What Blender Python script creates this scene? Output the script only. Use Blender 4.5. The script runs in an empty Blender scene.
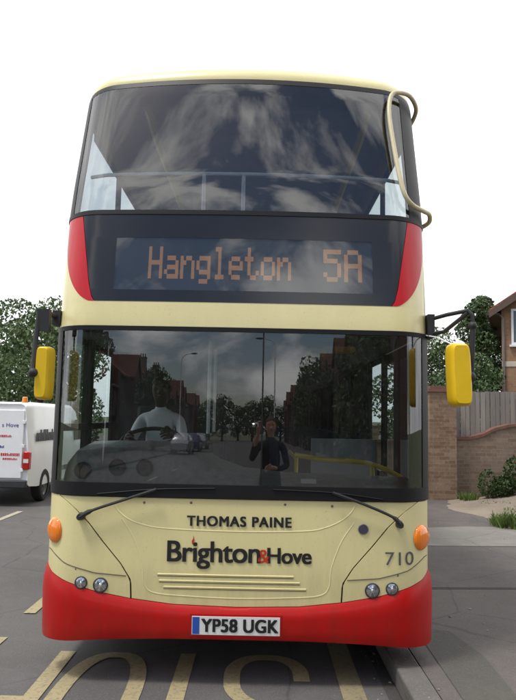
import bpy, bmesh, math, random
from mathutils import Vector, Matrix
R = math.radians
random.seed(7)
scn = bpy.context.scene
col = scn.collection
PI = math.pi

# ------------------------------------------------------------------ helpers
def tag(o, label=None, cat=None, group=None, kind=None):
    if label: o['label'] = label
    if cat: o['category'] = cat
    if group: o['group'] = group
    if kind: o['kind'] = kind
    return o

def empty(name, loc=(0, 0, 0), rz=0):
    o = bpy.data.objects.new(name, None)
    o.location = loc
    o.rotation_euler = (0, 0, rz)
    o.empty_display_size = .2
    col.objects.link(o)
    return o

def copy_tree(o, parent=None):
    c = o.copy()
    col.objects.link(c)
    if parent: c.parent = parent
    for ch in list(o.children):
        copy_tree(ch, c)
    return c

class MB:
    def __init__(s):
        s.v = []; s.f = []; s.m = []
    def add(s, vs, fs, mi=0):
        b = len(s.v)
        s.v += [tuple(p) for p in vs]
        s.f += [tuple(b + i for i in f) for f in fs]
        s.m += [mi] * len(fs)
        return s
    def box(s, x0, x1, y0, y1, z0, z1, mi=0):
        vs = [(x, y, z) for x in (x0, x1) for y in (y0, y1) for z in (z0, z1)]
        return s.add(vs, [(0, 1, 3, 2), (4, 6, 7, 5), (0, 4, 5, 1), (2, 3, 7, 6), (0, 2, 6, 4), (1, 5, 7, 3)], mi)
    def grid(s, P, mi=0, closed=False):
        n, m = len(P), len(P[0])
        vs = [p for r in P for p in r]
        fs = []
        for i in range(n - 1):
            for j in range(m if closed else m - 1):
                k = (j + 1) % m
                fs.append((i * m + j, i * m + k, (i + 1) * m + k, (i + 1) * m + j))
        return s.add(vs, fs, mi)
    def shell(s, P, t, mi=0):
        """grid of points facing -y, given thickness t away from the viewer side"""
        n, m = len(P), len(P[0])
        Q = []
        for i in range(n):
            row = []
            for j in range(m):
                a = Vector(P[min(i + 1, n - 1)][j]) - Vector(P[max(i - 1, 0)][j])
                b = Vector(P[i][min(j + 1, m - 1)]) - Vector(P[i][max(j - 1, 0)])
                nn = b.cross(a)
                if nn.length > 1e-9: nn.normalize()
                row.append(tuple(Vector(P[i][j]) - nn * t))
            Q.append(row)
        base = len(s.v)
        s.grid(P, mi)
        k = n * m
        s.v += [p for r in Q for p in r]
        for i in range(n - 1):
            for j in range(m - 1):
                s.f.append((base + k + i * m + j, base + k + (i + 1) * m + j, base + k + (i + 1) * m + j + 1, base + k + i * m + j + 1)); s.m.append(mi)
        ring = [i for i in range(m)] + [i * m + m - 1 for i in range(1, n)] + [(n - 1) * m + j for j in range(m - 2, -1, -1)] + [i * m for i in range(n - 2, 0, -1)]
        for a, b in zip(ring, ring[1:] + ring[:1]):
            s.f.append((base + b, base + a, base + k + a, base + k + b)); s.m.append(mi)
        return s
    def tube(s, pts, r, n=10, mi=0, cap=True):
        pts = [Vector(p) for p in pts]
        rs = r if isinstance(r, (list, tuple)) else [r] * len(pts)
        rings = []
        up = Vector((0, 0, 1))
        prev = None
        for i, p in enumerate(pts):
            d = (pts[min(i + 1, len(pts) - 1)] - pts[max(i - 1, 0)]).normalized()
            if prev is None:
                u = up if abs(d.dot(up)) < .95 else Vector((1, 0, 0))
                a = d.cross(u).normalized()
            else:
                a = (prev - d * prev.dot(d))
                a = a.normalized() if a.length > 1e-6 else d.orthogonal().normalized()
            prev = a
            b = d.cross(a)
            rings.append([tuple(p + (a * math.cos(2 * PI * k / n) + b * math.sin(2 * PI * k / n)) * rs[i]) for k in range(n)])
        s.grid(rings, mi, closed=True)
        if cap:
            e = len(s.v)
            s.f.append(tuple(range(e - n, e))); s.m.append(mi)
            st = e - n * len(pts)
            s.f.append(tuple(range(st + n - 1, st - 1, -1))); s.m.append(mi)
        return s
    def lathe(s, c, axis, prof, n=24, mi=0):
        """prof: list of (dist along axis, radius)"""
        ax = Vector(axis).normalized(); a = ax.orthogonal().normalized(); b = ax.cross(a); c = Vector(c)
        s.grid([[tuple(c + ax * h + (a * math.cos(2 * PI * k / n) + b * math.sin(2 * PI * k / n)) * max(r, 1e-4)) for k in range(n)] for h, r in prof], mi, closed=True)
        return s
    def prism(s, poly, y0, y1, mi=0, ax='y'):
        """poly in (x,z) extruded in y  (ax='x': poly in (y,z) extruded in x; ax='z': (x,y) in z)"""
        def P(p, t):
            return (p[0], t, p[1]) if ax == 'y' else (t, p[0], p[1]) if ax == 'x' else (p[0], p[1], t)
        n = len(poly)
        vs = [P(p, y0) for p in poly] + [P(p, y1) for p in poly]
        fs = [tuple(range(n)), tuple(range(2 * n - 1, n - 1, -1))] + [(i, i + n, (i + 1) % n + n, (i + 1) % n) for i in range(n)]
        return s.add(vs, fs, mi)
    def blob(s, c, r, n=12, mi=0):
        P = []
        for i in range(n + 1):
            t = PI * i / n
            P.append([(c[0] + r[0] * math.sin(t) * math.cos(2 * PI * j / (2 * n)), c[1] + r[1] * math.sin(t) * math.sin(2 * PI * j / (2 * n)), c[2] + r[2] * math.cos(t)) for j in range(2 * n)])
        return s.grid(P, mi, closed=True)
    def build(s, name, mat, parent=None, smooth=True, ang=32, bevel=0, recalc=True, loc=None):
        me = bpy.data.meshes.new(name)
        me.from_pydata(s.v, [], s.f)
        mats = mat if isinstance(mat, (list, tuple)) else [mat]
        for m_ in mats: me.materials.append(m_)
        me.polygons.foreach_set('material_index', s.m)
        if recalc:
            bm = bmesh.new(); bm.from_mesh(me)
            bmesh.ops.remove_doubles(bm, verts=bm.verts, dist=1e-5)
            bmesh.ops.recalc_face_normals(bm, faces=bm.faces)
            bm.to_mesh(me); bm.free()
        if smooth:
            me.polygons.foreach_set('use_smooth', [True] * len(me.polygons))
            me.set_sharp_from_angle(angle=R(ang))
        me.update()
        o = bpy.data.objects.new(name, me)
        col.objects.link(o)
        if parent: o.parent = parent
        if loc: o.location = loc
        if bevel:
            b = o.modifiers.new('bevel', 'BEVEL'); b.width = bevel; b.segments = 2; b.limit_method = 'ANGLE'; b.angle_limit = R(40)
        return o

def interp(x, xs, ys):
    if x <= xs[0]: return ys[0]
    for a, b, c, d in zip(xs, xs[1:], ys, ys[1:]):
        if x <= b: return c + (d - c) * (x - a) / (b - a)
    return ys[-1]

def lin(a, b, n): return [a + (b - a) * i / (n - 1) for i in range(n)]

def catmull(pts, k=8):
    P = [Vector(p) for p in pts]
    P = [P[0] * 2 - P[1]] + P + [P[-1] * 2 - P[-2]]
    out = []
    for i in range(1, len(P) - 2):
        for j in range(k):
            t = j / k
            out.append(.5 * ((2 * P[i]) + (P[i + 1] - P[i - 1]) * t + (2 * P[i - 1] - 5 * P[i] + 4 * P[i + 1] - P[i + 2]) * t * t + (3 * P[i] - P[i - 1] - 3 * P[i + 1] + P[i + 2]) * t ** 3))
    out.append(P[-2])
    return out

# ------------------------------------------------------------------ materials
def newmat(name):
    m = bpy.data.materials.new(name); m.use_nodes = True
    nt = m.node_tree
    return m, nt, nt.nodes['Principled BSDF']

def mix_col(nt, fac, a, b, mode='MIX'):
    n = nt.nodes.new('ShaderNodeMix'); n.data_type = 'RGBA'; n.blend_type = mode
    for sock, v in ((n.inputs[0], fac), (n.inputs[6], a), (n.inputs[7], b)):
        if isinstance(v, (int, float)): sock.default_value = v
        elif isinstance(v, tuple): sock.default_value = (*v, 1)
        else: nt.links.new(v, sock)
    return n.outputs[2]

def noise(nt, scale, detail=4, rough=.6, vec=None, kind='Object'):
    tc = nt.nodes.new('ShaderNodeTexCoord')
    n = nt.nodes.new('ShaderNodeTexNoise')
    n.inputs['Scale'].default_value = scale; n.inputs['Detail'].default_value = detail; n.inputs['Roughness'].default_value = rough
    nt.links.new(vec if vec else tc.outputs[kind], n.inputs['Vector'])
    return n.outputs['Fac']

def ramp(nt, src, stops):
    r = nt.nodes.new('ShaderNodeValToRGB')
    e = r.color_ramp.elements
    while len(e) < len(stops): e.new(.5)
    for k, (p, c) in zip(e, stops):
        k.position = p; k.color = (*c, 1) if isinstance(c, tuple) else (c, c, c, 1)
    nt.links.new(src, r.inputs[0])
    return r.outputs[0]

def bump(nt, bs, h, strength=.3, dist=.01):
    b = nt.nodes.new('ShaderNodeBump'); b.inputs['Strength'].default_value = strength; b.inputs['Distance'].default_value = dist
    nt.links.new(h, b.inputs['Height']); nt.links.new(b.outputs[0], bs.inputs['Normal'])

def simple(name, c, rough=.5, metal=0, coat=0, var=.12, scale=6, spec=.5, emit=None, es=0):
    m, nt, b = newmat(name)
    f = noise(nt, scale, 5, .65)
    dark = tuple(x * (1 - var) for x in c); lite = tuple(min(1, x * (1 + var)) for x in c)
    nt.links.new(ramp(nt, f, [(.3, dark), (.7, lite)]), b.inputs['Base Color'])
    b.inputs['Roughness'].default_value = rough; b.inputs['Metallic'].default_value = metal
    b.inputs['Coat Weight'].default_value = coat; b.inputs['Coat Roughness'].default_value = .06
    b.inputs['Specular IOR Level'].default_value = spec
    if emit:
        b.inputs['Emission Color'].default_value = (*emit, 1); b.inputs['Emission Strength'].default_value = es
    return m

def paint(name, c, dirt=(.20, .17, .12), coat=.35, spec=.5):
    """coach paint with road film low down and faint streaks"""
    m, nt, b = newmat(name)
    tc = nt.nodes.new('ShaderNodeTexCoord')
    mp = nt.nodes.new('ShaderNodeMapping'); mp.inputs['Scale'].default_value = (9, 9, 1.2)
    nt.links.new(tc.outputs['Object'], mp.inputs['Vector'])
    st = noise(nt, 1.5, 6, .7, mp.outputs[0])
    big = noise(nt, 1.3, 4, .6)
    fine = noise(nt, 60, 3, .7)
    sep = nt.nodes.new('ShaderNodeSeparateXYZ'); nt.links.new(tc.outputs['Object'], sep.inputs[0])
    mr = nt.nodes.new('ShaderNodeMapRange'); mr.inputs[1].default_value = .2; mr.inputs[2].default_value = .95
    mr.inputs[3].default_value = .42; mr.inputs[4].default_value = .05
    nt.links.new(sep.outputs[2], mr.inputs[0])
    mu = nt.nodes.new('ShaderNodeMath'); mu.operation = 'MULTIPLY'
    nt.links.new(mr.outputs[0], mu.inputs[0]); nt.links.new(ramp(nt, st, [(.35, .1), (.75, 1.)]), mu.inputs[1])
    c1 = mix_col(nt, ramp(nt, big, [(.35, 0.), (.7, 1.)]), tuple(x * .93 for x in c), c)
    c2 = mix_col(nt, mu.outputs[0], c1, dirt)
    c3 = mix_col(nt, ramp(nt, fine, [(.60, 0.), (.75, .45)]), c2, tuple(x * .55 for x in c))
    nt.links.new(c3, b.inputs['Base Color'])
    nt.links.new(ramp(nt, st, [(.3, .28), (.8, .5)]), b.inputs['Roughness'])
    b.inputs['Coat Weight'].default_value = coat; b.inputs['Specular IOR Level'].default_value = spec; b.inputs['Coat Roughness'].default_value = .12
    bump(nt, b, big, .04, .02)
    return m

def glass(name, tint, ior=1.75, rough=.0, wob=.02, dirt=.02):
    m = bpy.data.materials.new(name); m.use_nodes = True
    nt = m.node_tree; nt.nodes.clear()
    out = nt.nodes.new('ShaderNodeOutputMaterial')
    tr = nt.nodes.new('ShaderNodeBsdfTransparent'); tr.inputs[0].default_value = (*tint, 1)
    gl = nt.nodes.new('ShaderNodeBsdfGlossy'); gl.inputs['Roughness'].default_value = rough
    fr = nt.nodes.new('ShaderNodeFresnel'); fr.inputs['IOR'].default_value = ior
    mx = nt.nodes.new('ShaderNodeMixShader')
    nz = noise(nt, 1.7, 2, .4)
    bp = nt.nodes.new('ShaderNodeBump'); bp.inputs['Strength'].default_value = wob; bp.inputs['Distance'].default_value = .02
    nt.links.new(nz, bp.inputs['Height'])
    nt.links.new(bp.outputs[0], gl.inputs['Normal'])
    geo = nt.nodes.new('ShaderNodeNewGeometry')
    nt.links.new(fr.outputs[0], mx.inputs[0]); nt.links.new(tr.outputs[0], mx.inputs[1]); nt.links.new(gl.outputs[0], mx.inputs[2])
    df = nt.nodes.new('ShaderNodeBsdfDiffuse'); df.inputs[0].default_value = (.35, .33, .3, 1)
    m2 = nt.nodes.new('ShaderNodeMixShader')
    dn = noise(nt, 3, 6, .7)
    nt.links.new(ramp(nt, dn, [(.3, 0.), (.8, dirt * 2)]), m2.inputs[0])
    nt.links.new(mx.outputs[0], m2.inputs[1]); nt.links.new(df.outputs[0], m2.inputs[2])
    nt.links.new(m2.outputs[0], out.inputs[0])
    return m

def bricks(name, c1, c2, mortar, scale=1.0, rough=.9):
    m, nt, b = newmat(name)
    tc = nt.nodes.new('ShaderNodeTexCoord')
    sep = nt.nodes.new('ShaderNodeSeparateXYZ'); nt.links.new(tc.outputs['Object'], sep.inputs[0])
    ad = nt.nodes.new('ShaderNodeMath'); ad.operation = 'ADD'
    nt.links.new(sep.outputs[0], ad.inputs[0]); nt.links.new(sep.outputs[1], ad.inputs[1])
    cb = nt.nodes.new('ShaderNodeCombineXYZ'); nt.links.new(ad.outputs[0], cb.inputs[0]); nt.links.new(sep.outputs[2], cb.inputs[1])
    br = nt.nodes.new('ShaderNodeTexBrick')
    br.inputs['Scale'].default_value = scale
    br.inputs['Brick Width'].default_value = .225; br.inputs['Row Height'].default_value = .075
    br.inputs['Mortar Size'].default_value = .007; br.inputs['Mortar Smooth'].default_value = .3; br.inputs['Bias'].default_value = -.1
    br.inputs['Color1'].default_value = (*c1, 1); br.inputs['Color2'].default_value = (*c2, 1); br.inputs['Mortar'].default_value = (*mortar, 1)
    nt.links.new(cb.outputs[0], br.inputs['Vector'])
    n1 = noise(nt, 1.6, 5, .65)
    n2 = noise(nt, 14, 4, .7)
    c = mix_col(nt, ramp(nt, n1, [(.35, .0), (.75, .55)]), br.outputs['Color'], tuple(x * .55 for x in c1))
    c = mix_col(nt, ramp(nt, n2, [(.5, .0), (.8, .5)]), c, tuple(min(1, x * 1.5) for x in c2))
    nt.links.new(c, b.inputs['Base Color']); b.inputs['Roughness'].default_value = rough
    bump(nt, b, br.outputs['Fac'], -.5, .01)
    return m

def ground_mat(name, c, spots, scale=1., patch=.35, rough=.88, worn=None, crack=.5):
    m, nt, b = newmat(name)
    big = noise(nt, .5 * scale, 6, .62)
    mid = noise(nt, 4 * scale, 6, .7)
    fine = noise(nt, 95, 3, .75)
    vo = nt.nodes.new('ShaderNodeTexVoronoi'); vo.inputs['Scale'].default_value = 170
    tc = nt.nodes.new('ShaderNodeTexCoord'); nt.links.new(tc.outputs['Object'], vo.inputs['Vector'])
    a = mix_col(nt, ramp(nt, big, [(.3, 0.), (.7, 1.)]), tuple(x * (1 - patch) for x in c), tuple(x * (1 + patch) for x in c))
    a = mix_col(nt, ramp(nt, mid, [(.4, 0.), (.75, .55)]), a, tuple(x * .62 for x in c))
    a = mix_col(nt, ramp(nt, fine, [(.45, 0.), (.75, .5)]), a, spots)
    sp = nt.nodes.new('ShaderNodeSeparateColor'); nt.links.new(vo.outputs['Color'], sp.inputs[0])
    a = mix_col(nt, ramp(nt, sp.outputs[0], [(.90, 0.), (.97, .4)]), a, tuple(x * 1.35 for x in spots))
    wn = nt.nodes.new('ShaderNodeTexNoise'); wn.inputs['Scale'].default_value = 2.2; wn.inputs['Detail'].default_value = 5
    nt.links.new(tc.outputs['Object'], wn.inputs['Vector'])
    wv_ = mix_col(nt, .12, tc.outputs['Object'], wn.outputs['Color'], 'ADD')
    vc = nt.nodes.new('ShaderNodeTexVoronoi'); vc.feature = 'DISTANCE_TO_EDGE'; vc.inputs['Scale'].default_value = .55
    nt.links.new(wv_, vc.inputs['Vector'])
    ck = ramp(nt, vc.outputs['Distance'], [(.0, crack), (.008, 0.)])
    a = mix_col(nt, ck, a, tuple(x * .3 for x in c))
    gum = nt.nodes.new('ShaderNodeTexVoronoi'); gum.inputs['Scale'].default_value = 3.1; nt.links.new(tc.outputs['Object'], gum.inputs['Vector'])
    a = mix_col(nt, ramp(nt, gum.outputs['Distance'], [(.055, .45), (.075, 0.)]), a, tuple(x * .55 for x in c))
    st = noise(nt, 1.7, 7, .75)
    a = mix_col(nt, ramp(nt, st, [(.48, 0.), (.62, .45)]), a, tuple(x * 1.5 for x in c))
    nt.links.new(a, b.inputs['Base Color']); b.inputs['Roughness'].default_value = rough
    bump(nt, b, fine, .5, .004)
    return m

def marking(name, c, under):
    m, nt, b = newmat(name)
    f = noise(nt, 38, 6, .8); g = noise(nt, 3.5, 5, .7)
    a = mix_col(nt, ramp(nt, g, [(.3, 0.), (.75, .5)]), c, tuple(x * .7 for x in c))
    a = mix_col(nt, ramp(nt, f, [(.5, 0.), (.66, .85)]), a, under)
    nt.links.new(a, b.inputs['Base Color']); b.inputs['Roughness'].default_value = .8
    return m

def leaf_mat(name, a, bcol):
    m, nt, b = newmat(name)
    oi = nt.nodes.new('ShaderNodeNewGeometry')
    r = ramp(nt, oi.outputs['Random Per Island'], [(0., a), (1., bcol)])
    n = noise(nt, .9, 3, .6)
    c = mix_col(nt, ramp(nt, n, [(.35, 0.), (.7, .6)]), r, tuple(x * .55 for x in a))
    nt.links.new(c, b.inputs['Base Color']); b.inputs['Roughness'].default_value = .55
    b.inputs['Subsurface Weight'].default_value = 0
    b.inputs['Specular IOR Level'].default_value = .3
    return m

def planks(name, c, w=.1):
    m, nt, b = newmat(name)
    tc = nt.nodes.new('ShaderNodeTexCoord')
    mp = nt.nodes.new('ShaderNodeMapping'); mp.inputs['Scale'].default_value = (8, 8, .5)
    nt.links.new(tc.outputs['Object'], mp.inputs['Vector'])
    n = noise(nt, 3, 6, .7, mp.outputs[0])
    geo = nt.nodes.new('ShaderNodeNewGeometry')
    a = ramp(nt, geo.outputs['Random Per Island'], [(0., tuple(x * .75 for x in c)), (1., tuple(x * 1.2 for x in c))])
    a = mix_col(nt, ramp(nt, n, [(.4, 0.), (.75, .6)]), a, tuple(x * .55 for x in c))
    nt.links.new(a, b.inputs['Base Color']); b.inputs['Roughness'].default_value = .85
    return m

M = {}
M['cream'] = paint('cream_paint', (.80, .715, .36))
M['red'] = paint('red_paint', (.50, .006, .005), (.07, .02, .015), .08, .25)
M['red2'] = paint('red_corner_paint', (.56, .010, .018), (.07, .02, .015), .1, .3)
M['black'] = simple('black_trim', (.010, .010, .011), .5, spec=.25)
M['rubber'] = simple('black_rubber', (.02, .02, .021), .6)
M['darkbody'] = simple('dark_recess', (.02, .018, .015), .8)
M['bandit'] = simple('black_lacquer', (.008, .009, .013), .18, spec=.6)
M['ws'] = glass('windscreen_glass', (.80, .87, .87), 2.15, wob=.012, dirt=.02)
M['upws'] = glass('upper_windscreen_glass', (.78, .84, .88), 2.1, wob=.03, dirt=.015)
M['sideglass'] = glass('side_window_glass', (.62, .68, .68), 1.7, wob=.01)
M['destglass'] = glass('display_cover_glass', (.60, .62, .66), 2.05, wob=.08, dirt=.035)
M['screen'] = simple('display_matrix_panel', (.04, .06, .075), .5, emit=(.10, .17, .22), es=.05)
M['led'] = simple('amber_led', (.32, .19, .09), .5, emit=(1., .46, .14), es=.24, var=.02)
M['ink'] = simple('black_lettering', (.015, .014, .016), .4)
M['redink'] = simple('red_lettering', (.55, .04, .01), .4)
M['grey_ink'] = simple('grey_numerals', (.10, .10, .11), .4)
M['shut'] = simple('olive_grime_line', (.13, .115, .08), .8)
M['skin_d'] = simple('brown_skin', (.07, .038, .027), .5, var=.06)
M['yellow'] = simple('yellow_housing', (.80, .52, .01), .38, coat=.2, var=.06)
M['rail_yellow'] = simple('yellow_handrail', (.80, .60, .06), .35, emit=None)
M['steel'] = simple('brushed_steel', (.55, .56, .58), .25, metal=1)
M['chrome'] = simple('chrome', (.75, .75, .78), .12, metal=1, var=.03)
M['tyre'] = simple('tyre_rubber', (.022, .022, .023), .85)
M['mirror'] = simple('mirror_glass', (.8, .82, .84), .03, metal=1, var=.01)
M['interior'] = simple('grey_interior_lining', (.20, .20, .21), .8)
M['dash'] = simple('charcoal_dashboard', (.34, .335, .34), .55, var=.25, scale=20)
M['floor_in'] = simple('dark_vinyl_floor', (.05, .05, .055), .7)
M['seat_f'] = simple('blue_grey_moquette', (.035, .04, .07), .9, var=.3, scale=40)
M['white_rail'] = simple('pale_handrail', (.88, .89, .9), .3)
M['plate'] = simple('white_plate', (.78, .79, .78), .3, coat=.3, var=.03)
M['blue'] = simple('blue_band', (.02, .09, .45), .35, var=.03)
M['white_van'] = simple('white_van_paint', (.90, .91, .94), .35, coat=.3, var=.05, scale=2)
M['white'] = simple('white_frame_paint', (.75, .75, .74), .45, var=.05)
M['plas_dark'] = simple('dark_grey_plastic', (.035, .036, .04), .6)
M['redlens'] = simple('red_lens', (.5, .01, .01), .2, coat=.5)
M['amber'] = simple('amber_beacon_lens', (.8, .25, .02), .25, coat=.5)
M['vanblue'] = simple('dark_blue_lettering', (.03, .04, .22), .4)
M['vanred'] = simple('red_van_lettering', (.6, .04, .06), .4)

m, nt, b = newmat('orange_indicator_lens')
b.inputs['Base Color'].default_value = (.95, .22, .01, 1); b.inputs['Roughness'].default_value = .12
b.inputs['Coat Weight'].default_value = .8
wv = nt.nodes.new('ShaderNodeTexWave'); wv.inputs['Scale'].default_value = 28; tc = nt.nodes.new('ShaderNodeTexCoord')
nt.links.new(tc.outputs['Object'], wv.inputs['Vector'])
nt.links.new(ramp(nt, wv.outputs['Fac'], [(.2, (.80, .17, .0)), (.8, (.95, .27, .02))]), b.inputs['Base Color'])
M['indicator'] = m

m, nt, b = newmat('clear_lamp_lens')
b.inputs['Base Color'].default_value = (.42, .44, .47, 1); b.inputs['Roughness'].default_value = .12
b.inputs['Metallic'].default_value = .85
M['lamp'] = m

M['asphalt'] = ground_mat('road_asphalt', (.080, .076, .074), (.15, .142, .137), patch=.22)
M['tarmac'] = ground_mat('pavement_tarmac', (.086, .074, .068), (.15, .132, .12), patch=.16)
M['tarpatch'] = ground_mat('repair_tarmac', (.060, .056, .048), (.11, .10, .088), patch=.2)
M['concrete'] = ground_mat('crossover_concrete', (.165, .155, .14), (.25, .235, .21), patch=.2)
M['kerb'] = ground_mat('kerb_concrete', (.10, .093, .084), (.17, .16, .145), patch=.22)
M['dirt'] = ground_mat('dry_earth', (.20, .165, .125), (.32, .27, .21), patch=.45)
M['field'] = ground_mat('grassy_ground', (.07, .085, .035), (.11, .12, .06), patch=.4)
M['ymark'] = marking('yellow_road_paint', (.35, .295, .16), (.10, .095, .085))
M['ymark2'] = marking('worn_yellow_paint', (.25, .21, .12), (.09, .085, .08))
M['brick_pier'] = bricks('pier_brick', (.20, .115, .07), (.32, .22, .145), (.25, .22, .18))
M['brick_wall'] = bricks('old_wall_brick', (.21, .135, .09), (.29, .22, .16), (.25, .23, .19))
M['brick_house'] = bricks('house_brick', (.27, .14, .075), (.35, .20, .11), (.26, .22, .18))
M['brick_terr'] = bricks('terrace_brick', (.085, .04, .03), (.12, .06, .045), (.12, .11, .10))
M['coping'] = simple('red_coping_brick', (.18, .085, .06), .8, var=.3, scale=8)
M['tile'] = bricks('roof_tile', (.22, .075, .05), (.30, .12, .08), (.08, .04, .03), .8)
M['tile_d'] = bricks('slate_red_tile', (.10, .035, .028), (.14, .055, .04), (.06, .04, .03), .8)
M['fence'] = planks('weathered_fence_board', (.27, .245, .22))
M['bark'] = simple('bark', (.09, .065, .045), .9, var=.4, scale=12)
M['leafA'] = leaf_mat('mid_green_leaves', (.08, .13, .045), (.16, .22, .09))
M['leafB'] = leaf_mat('dark_green_leaves', (.055, .10, .035), (.12, .18, .07))
M['leafC'] = leaf_mat('ivy_leaves', (.03, .06, .018), (.08, .13, .04))
M['grass'] = leaf_mat('grass_blades', (.09, .15, .03), (.18, .24, .07))
M['skin'] = simple('skin', (.50, .27, .19), .5, var=.06)
M['shirt'] = simple('white_shirt_cloth', (.78, .78, .80), .9, var=.05)
M['jacket'] = simple('dark_jacket_cloth', (.012, .012, .014), .9)
M['trouser'] = simple('navy_trouser_cloth', (.02, .022, .035), .9)
M['hair'] = simple('brown_hair', (.05, .03, .02), .7, var=.4, scale=40)
M['housewin'] = glass('house_window_glass', (.12, .14, .15), 1.7, wob=.02)
M['curtain'] = simple('pale_curtain', (.5, .48, .45), .9)
M['dull'] = simple('dull_steel_wheel', (.14, .14, .15), .5, metal=.4)
M['silver'] = simple('silver_car_paint', (.35, .37, .40), .3, metal=.6, coat=.6)
M['carblue'] = simple('dark_blue_car_paint', (.02, .04, .12), .3, coat=.6)

# ------------------------------------------------------------------ text
def text_mesh(body, size, bold=0., space=1., align='CENTER'):
    cu = bpy.data.curves.new('lettering', 'FONT')
    cu.body = body; cu.size = size; cu.offset = bold; cu.space_character = space
    cu.align_x = align; cu.resolution_u = 6
    o = bpy.data.objects.new('lettering', cu); col.objects.link(o)
    dg = bpy.context.evaluated_depsgraph_get(); dg.update()
    me = bpy.data.meshes.new_from_object(o.evaluated_get(dg))
    vs = [tuple(v.co) for v in me.vertices]; fs = [tuple(p.vertices) for p in me.polygons]
    bpy.data.objects.remove(o); bpy.data.curves.remove(cu); bpy.data.meshes.remove(me)
    return vs, fs

def fit(vs, w=None, h=None):
    """centre at origin in x, base at 0, scaled to width w / height h"""
    x0 = min(v[0] for v in vs); x1 = max(v[0] for v in vs)
    z0 = min(v[1] for v in vs); z1 = max(v[1] for v in vs)
    sx = w / (x1 - x0) if w else 1; sz = h / (z1 - z0) if h else sx
    if not w: sx = sz
    return [((v[0] - (x0 + x1) / 2) * sx, (v[1]) * sz) for v in vs]

# ------------------------------------------------------------------ bus front surface
LZ = ([.2, .7, 1.25, 2.27, 2.45, 3.05, 3.3, 4.14, 4.25, 4.33], [.03, 0, .0, .011, .03, .10, .145, .36, .45, .7])
def smooth_tab(z):
    # light smoothing of the profile so that reflections stay calm
    return sum(interp(z + d, *LZ) * w for d, w in ((-.05, .25), (0, .5), (.05, .25)))
def Lz(z): return smooth_tab(z)
def Wz(z): return interp(z, [0, 2.4, 3.1, 4.14, 4.4], [1.27, 1.27, 1.272, 1.268, 1.15])
CR = .28; FL = 1.27 - CR; SL = FL + CR * PI / 2
def su(u):                      # u -> arc parameter
    sg = -1 if u < 0 else 1; x = min(abs(u), 1) * 1.27
    return sg * (x if x <= FL else FL + CR * math.asin(min((x - FL) / CR, 1))) / SL
def sp(s):                      # arc parameter -> (u, plan depth)
    sg = -1 if s < 0 else 1; q = min(abs(s), 1) * SL
    if q <= FL: x, d = q, 0
    else:
        t = (q - FL) / CR; x = FL + CR * math.sin(t); d = CR * (1 - math.cos(t))
    u = x / 1.27
    return sg * u, .03 * u * u + d
def eb(z): return interp(z, [2.3, 3.05, 4.14], [0, .04, .17])
def PT(s, z, off=0):
    u, d = sp(s); d += eb(z) * u * u
    n_in = abs(u) ** 12
    return (u * (Wz(z) + off * n_in), Lz(z) + d - off * (1 - .8 * n_in), z)
def FX(x, z, off=0):
    return PT(su(x / Wz(z)), z, off)[1]
def rows(mb, zs, xl, xr, n, off, t=.012, mi=0):
    P = []
    for z in zs:
        a = su(xl(z) / Wz(z)); b_ = su(xr(z) / Wz(z))
        P.append([PT(s, z, off) for s in lin(a, b_, n)])
    mb.shell(P, t, mi)
def cols(mb, xa, xb, zb, zt, n, nz, off, t=.012, mi=0):
    a, b_ = su(xa / 1.27), su(xb / 1.27)
    ss_ = lin(a, b_, n)
    P = []
    for j in range(nz):
        P.append([PT(s, zb(abs(sp(s)[0]) * 1.27) + (zt(abs(sp(s)[0]) * 1.27) - zb(abs(sp(s)[0]) * 1.27)) * j / (nz - 1), off) for s in ss_])
    mb.shell(P, t, mi)

bus = empty('double_decker_bus')
tag(bus, 'cream and red double-decker bus, front view, filling the middle of the street', 'bus')

SEAM = ([.44, .64, .74, .88, 1.0, 1.09, 1.18], [.66, .67, .735, .86, .96, 1.06, 1.20])
BT = ([0, .4, .67, .9, 1.1, 1.2, 1.25, 1.27], [.485, .495, .525, .565, .62, .655, .69, .71])
def seam(z): return interp(z, *SEAM)
# centre access panel
mb = MB()
def zb_c(x): return interp(x, *BT) + .004
zs_ = lin(0, 1, 22)
P = []
for k in zs_:
    r_ = []
    for t in lin(-1, 1, 61):
        # iterate: x at this height
        zt_ = 1.155
        z = None
        x = t * .66
        for _ in range(6):
            zb0 = zb_c(abs(x)); z = zb0 + (zt_ - zb0) * k
            x = t * (seam(z) - .004)
        r_.append(PT(su(x / 1.27), z, 0.0))
    P.append(r_)
mb.shell(P, .01)
front = mb.build('front_panel', M['cream'], bus)
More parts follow.
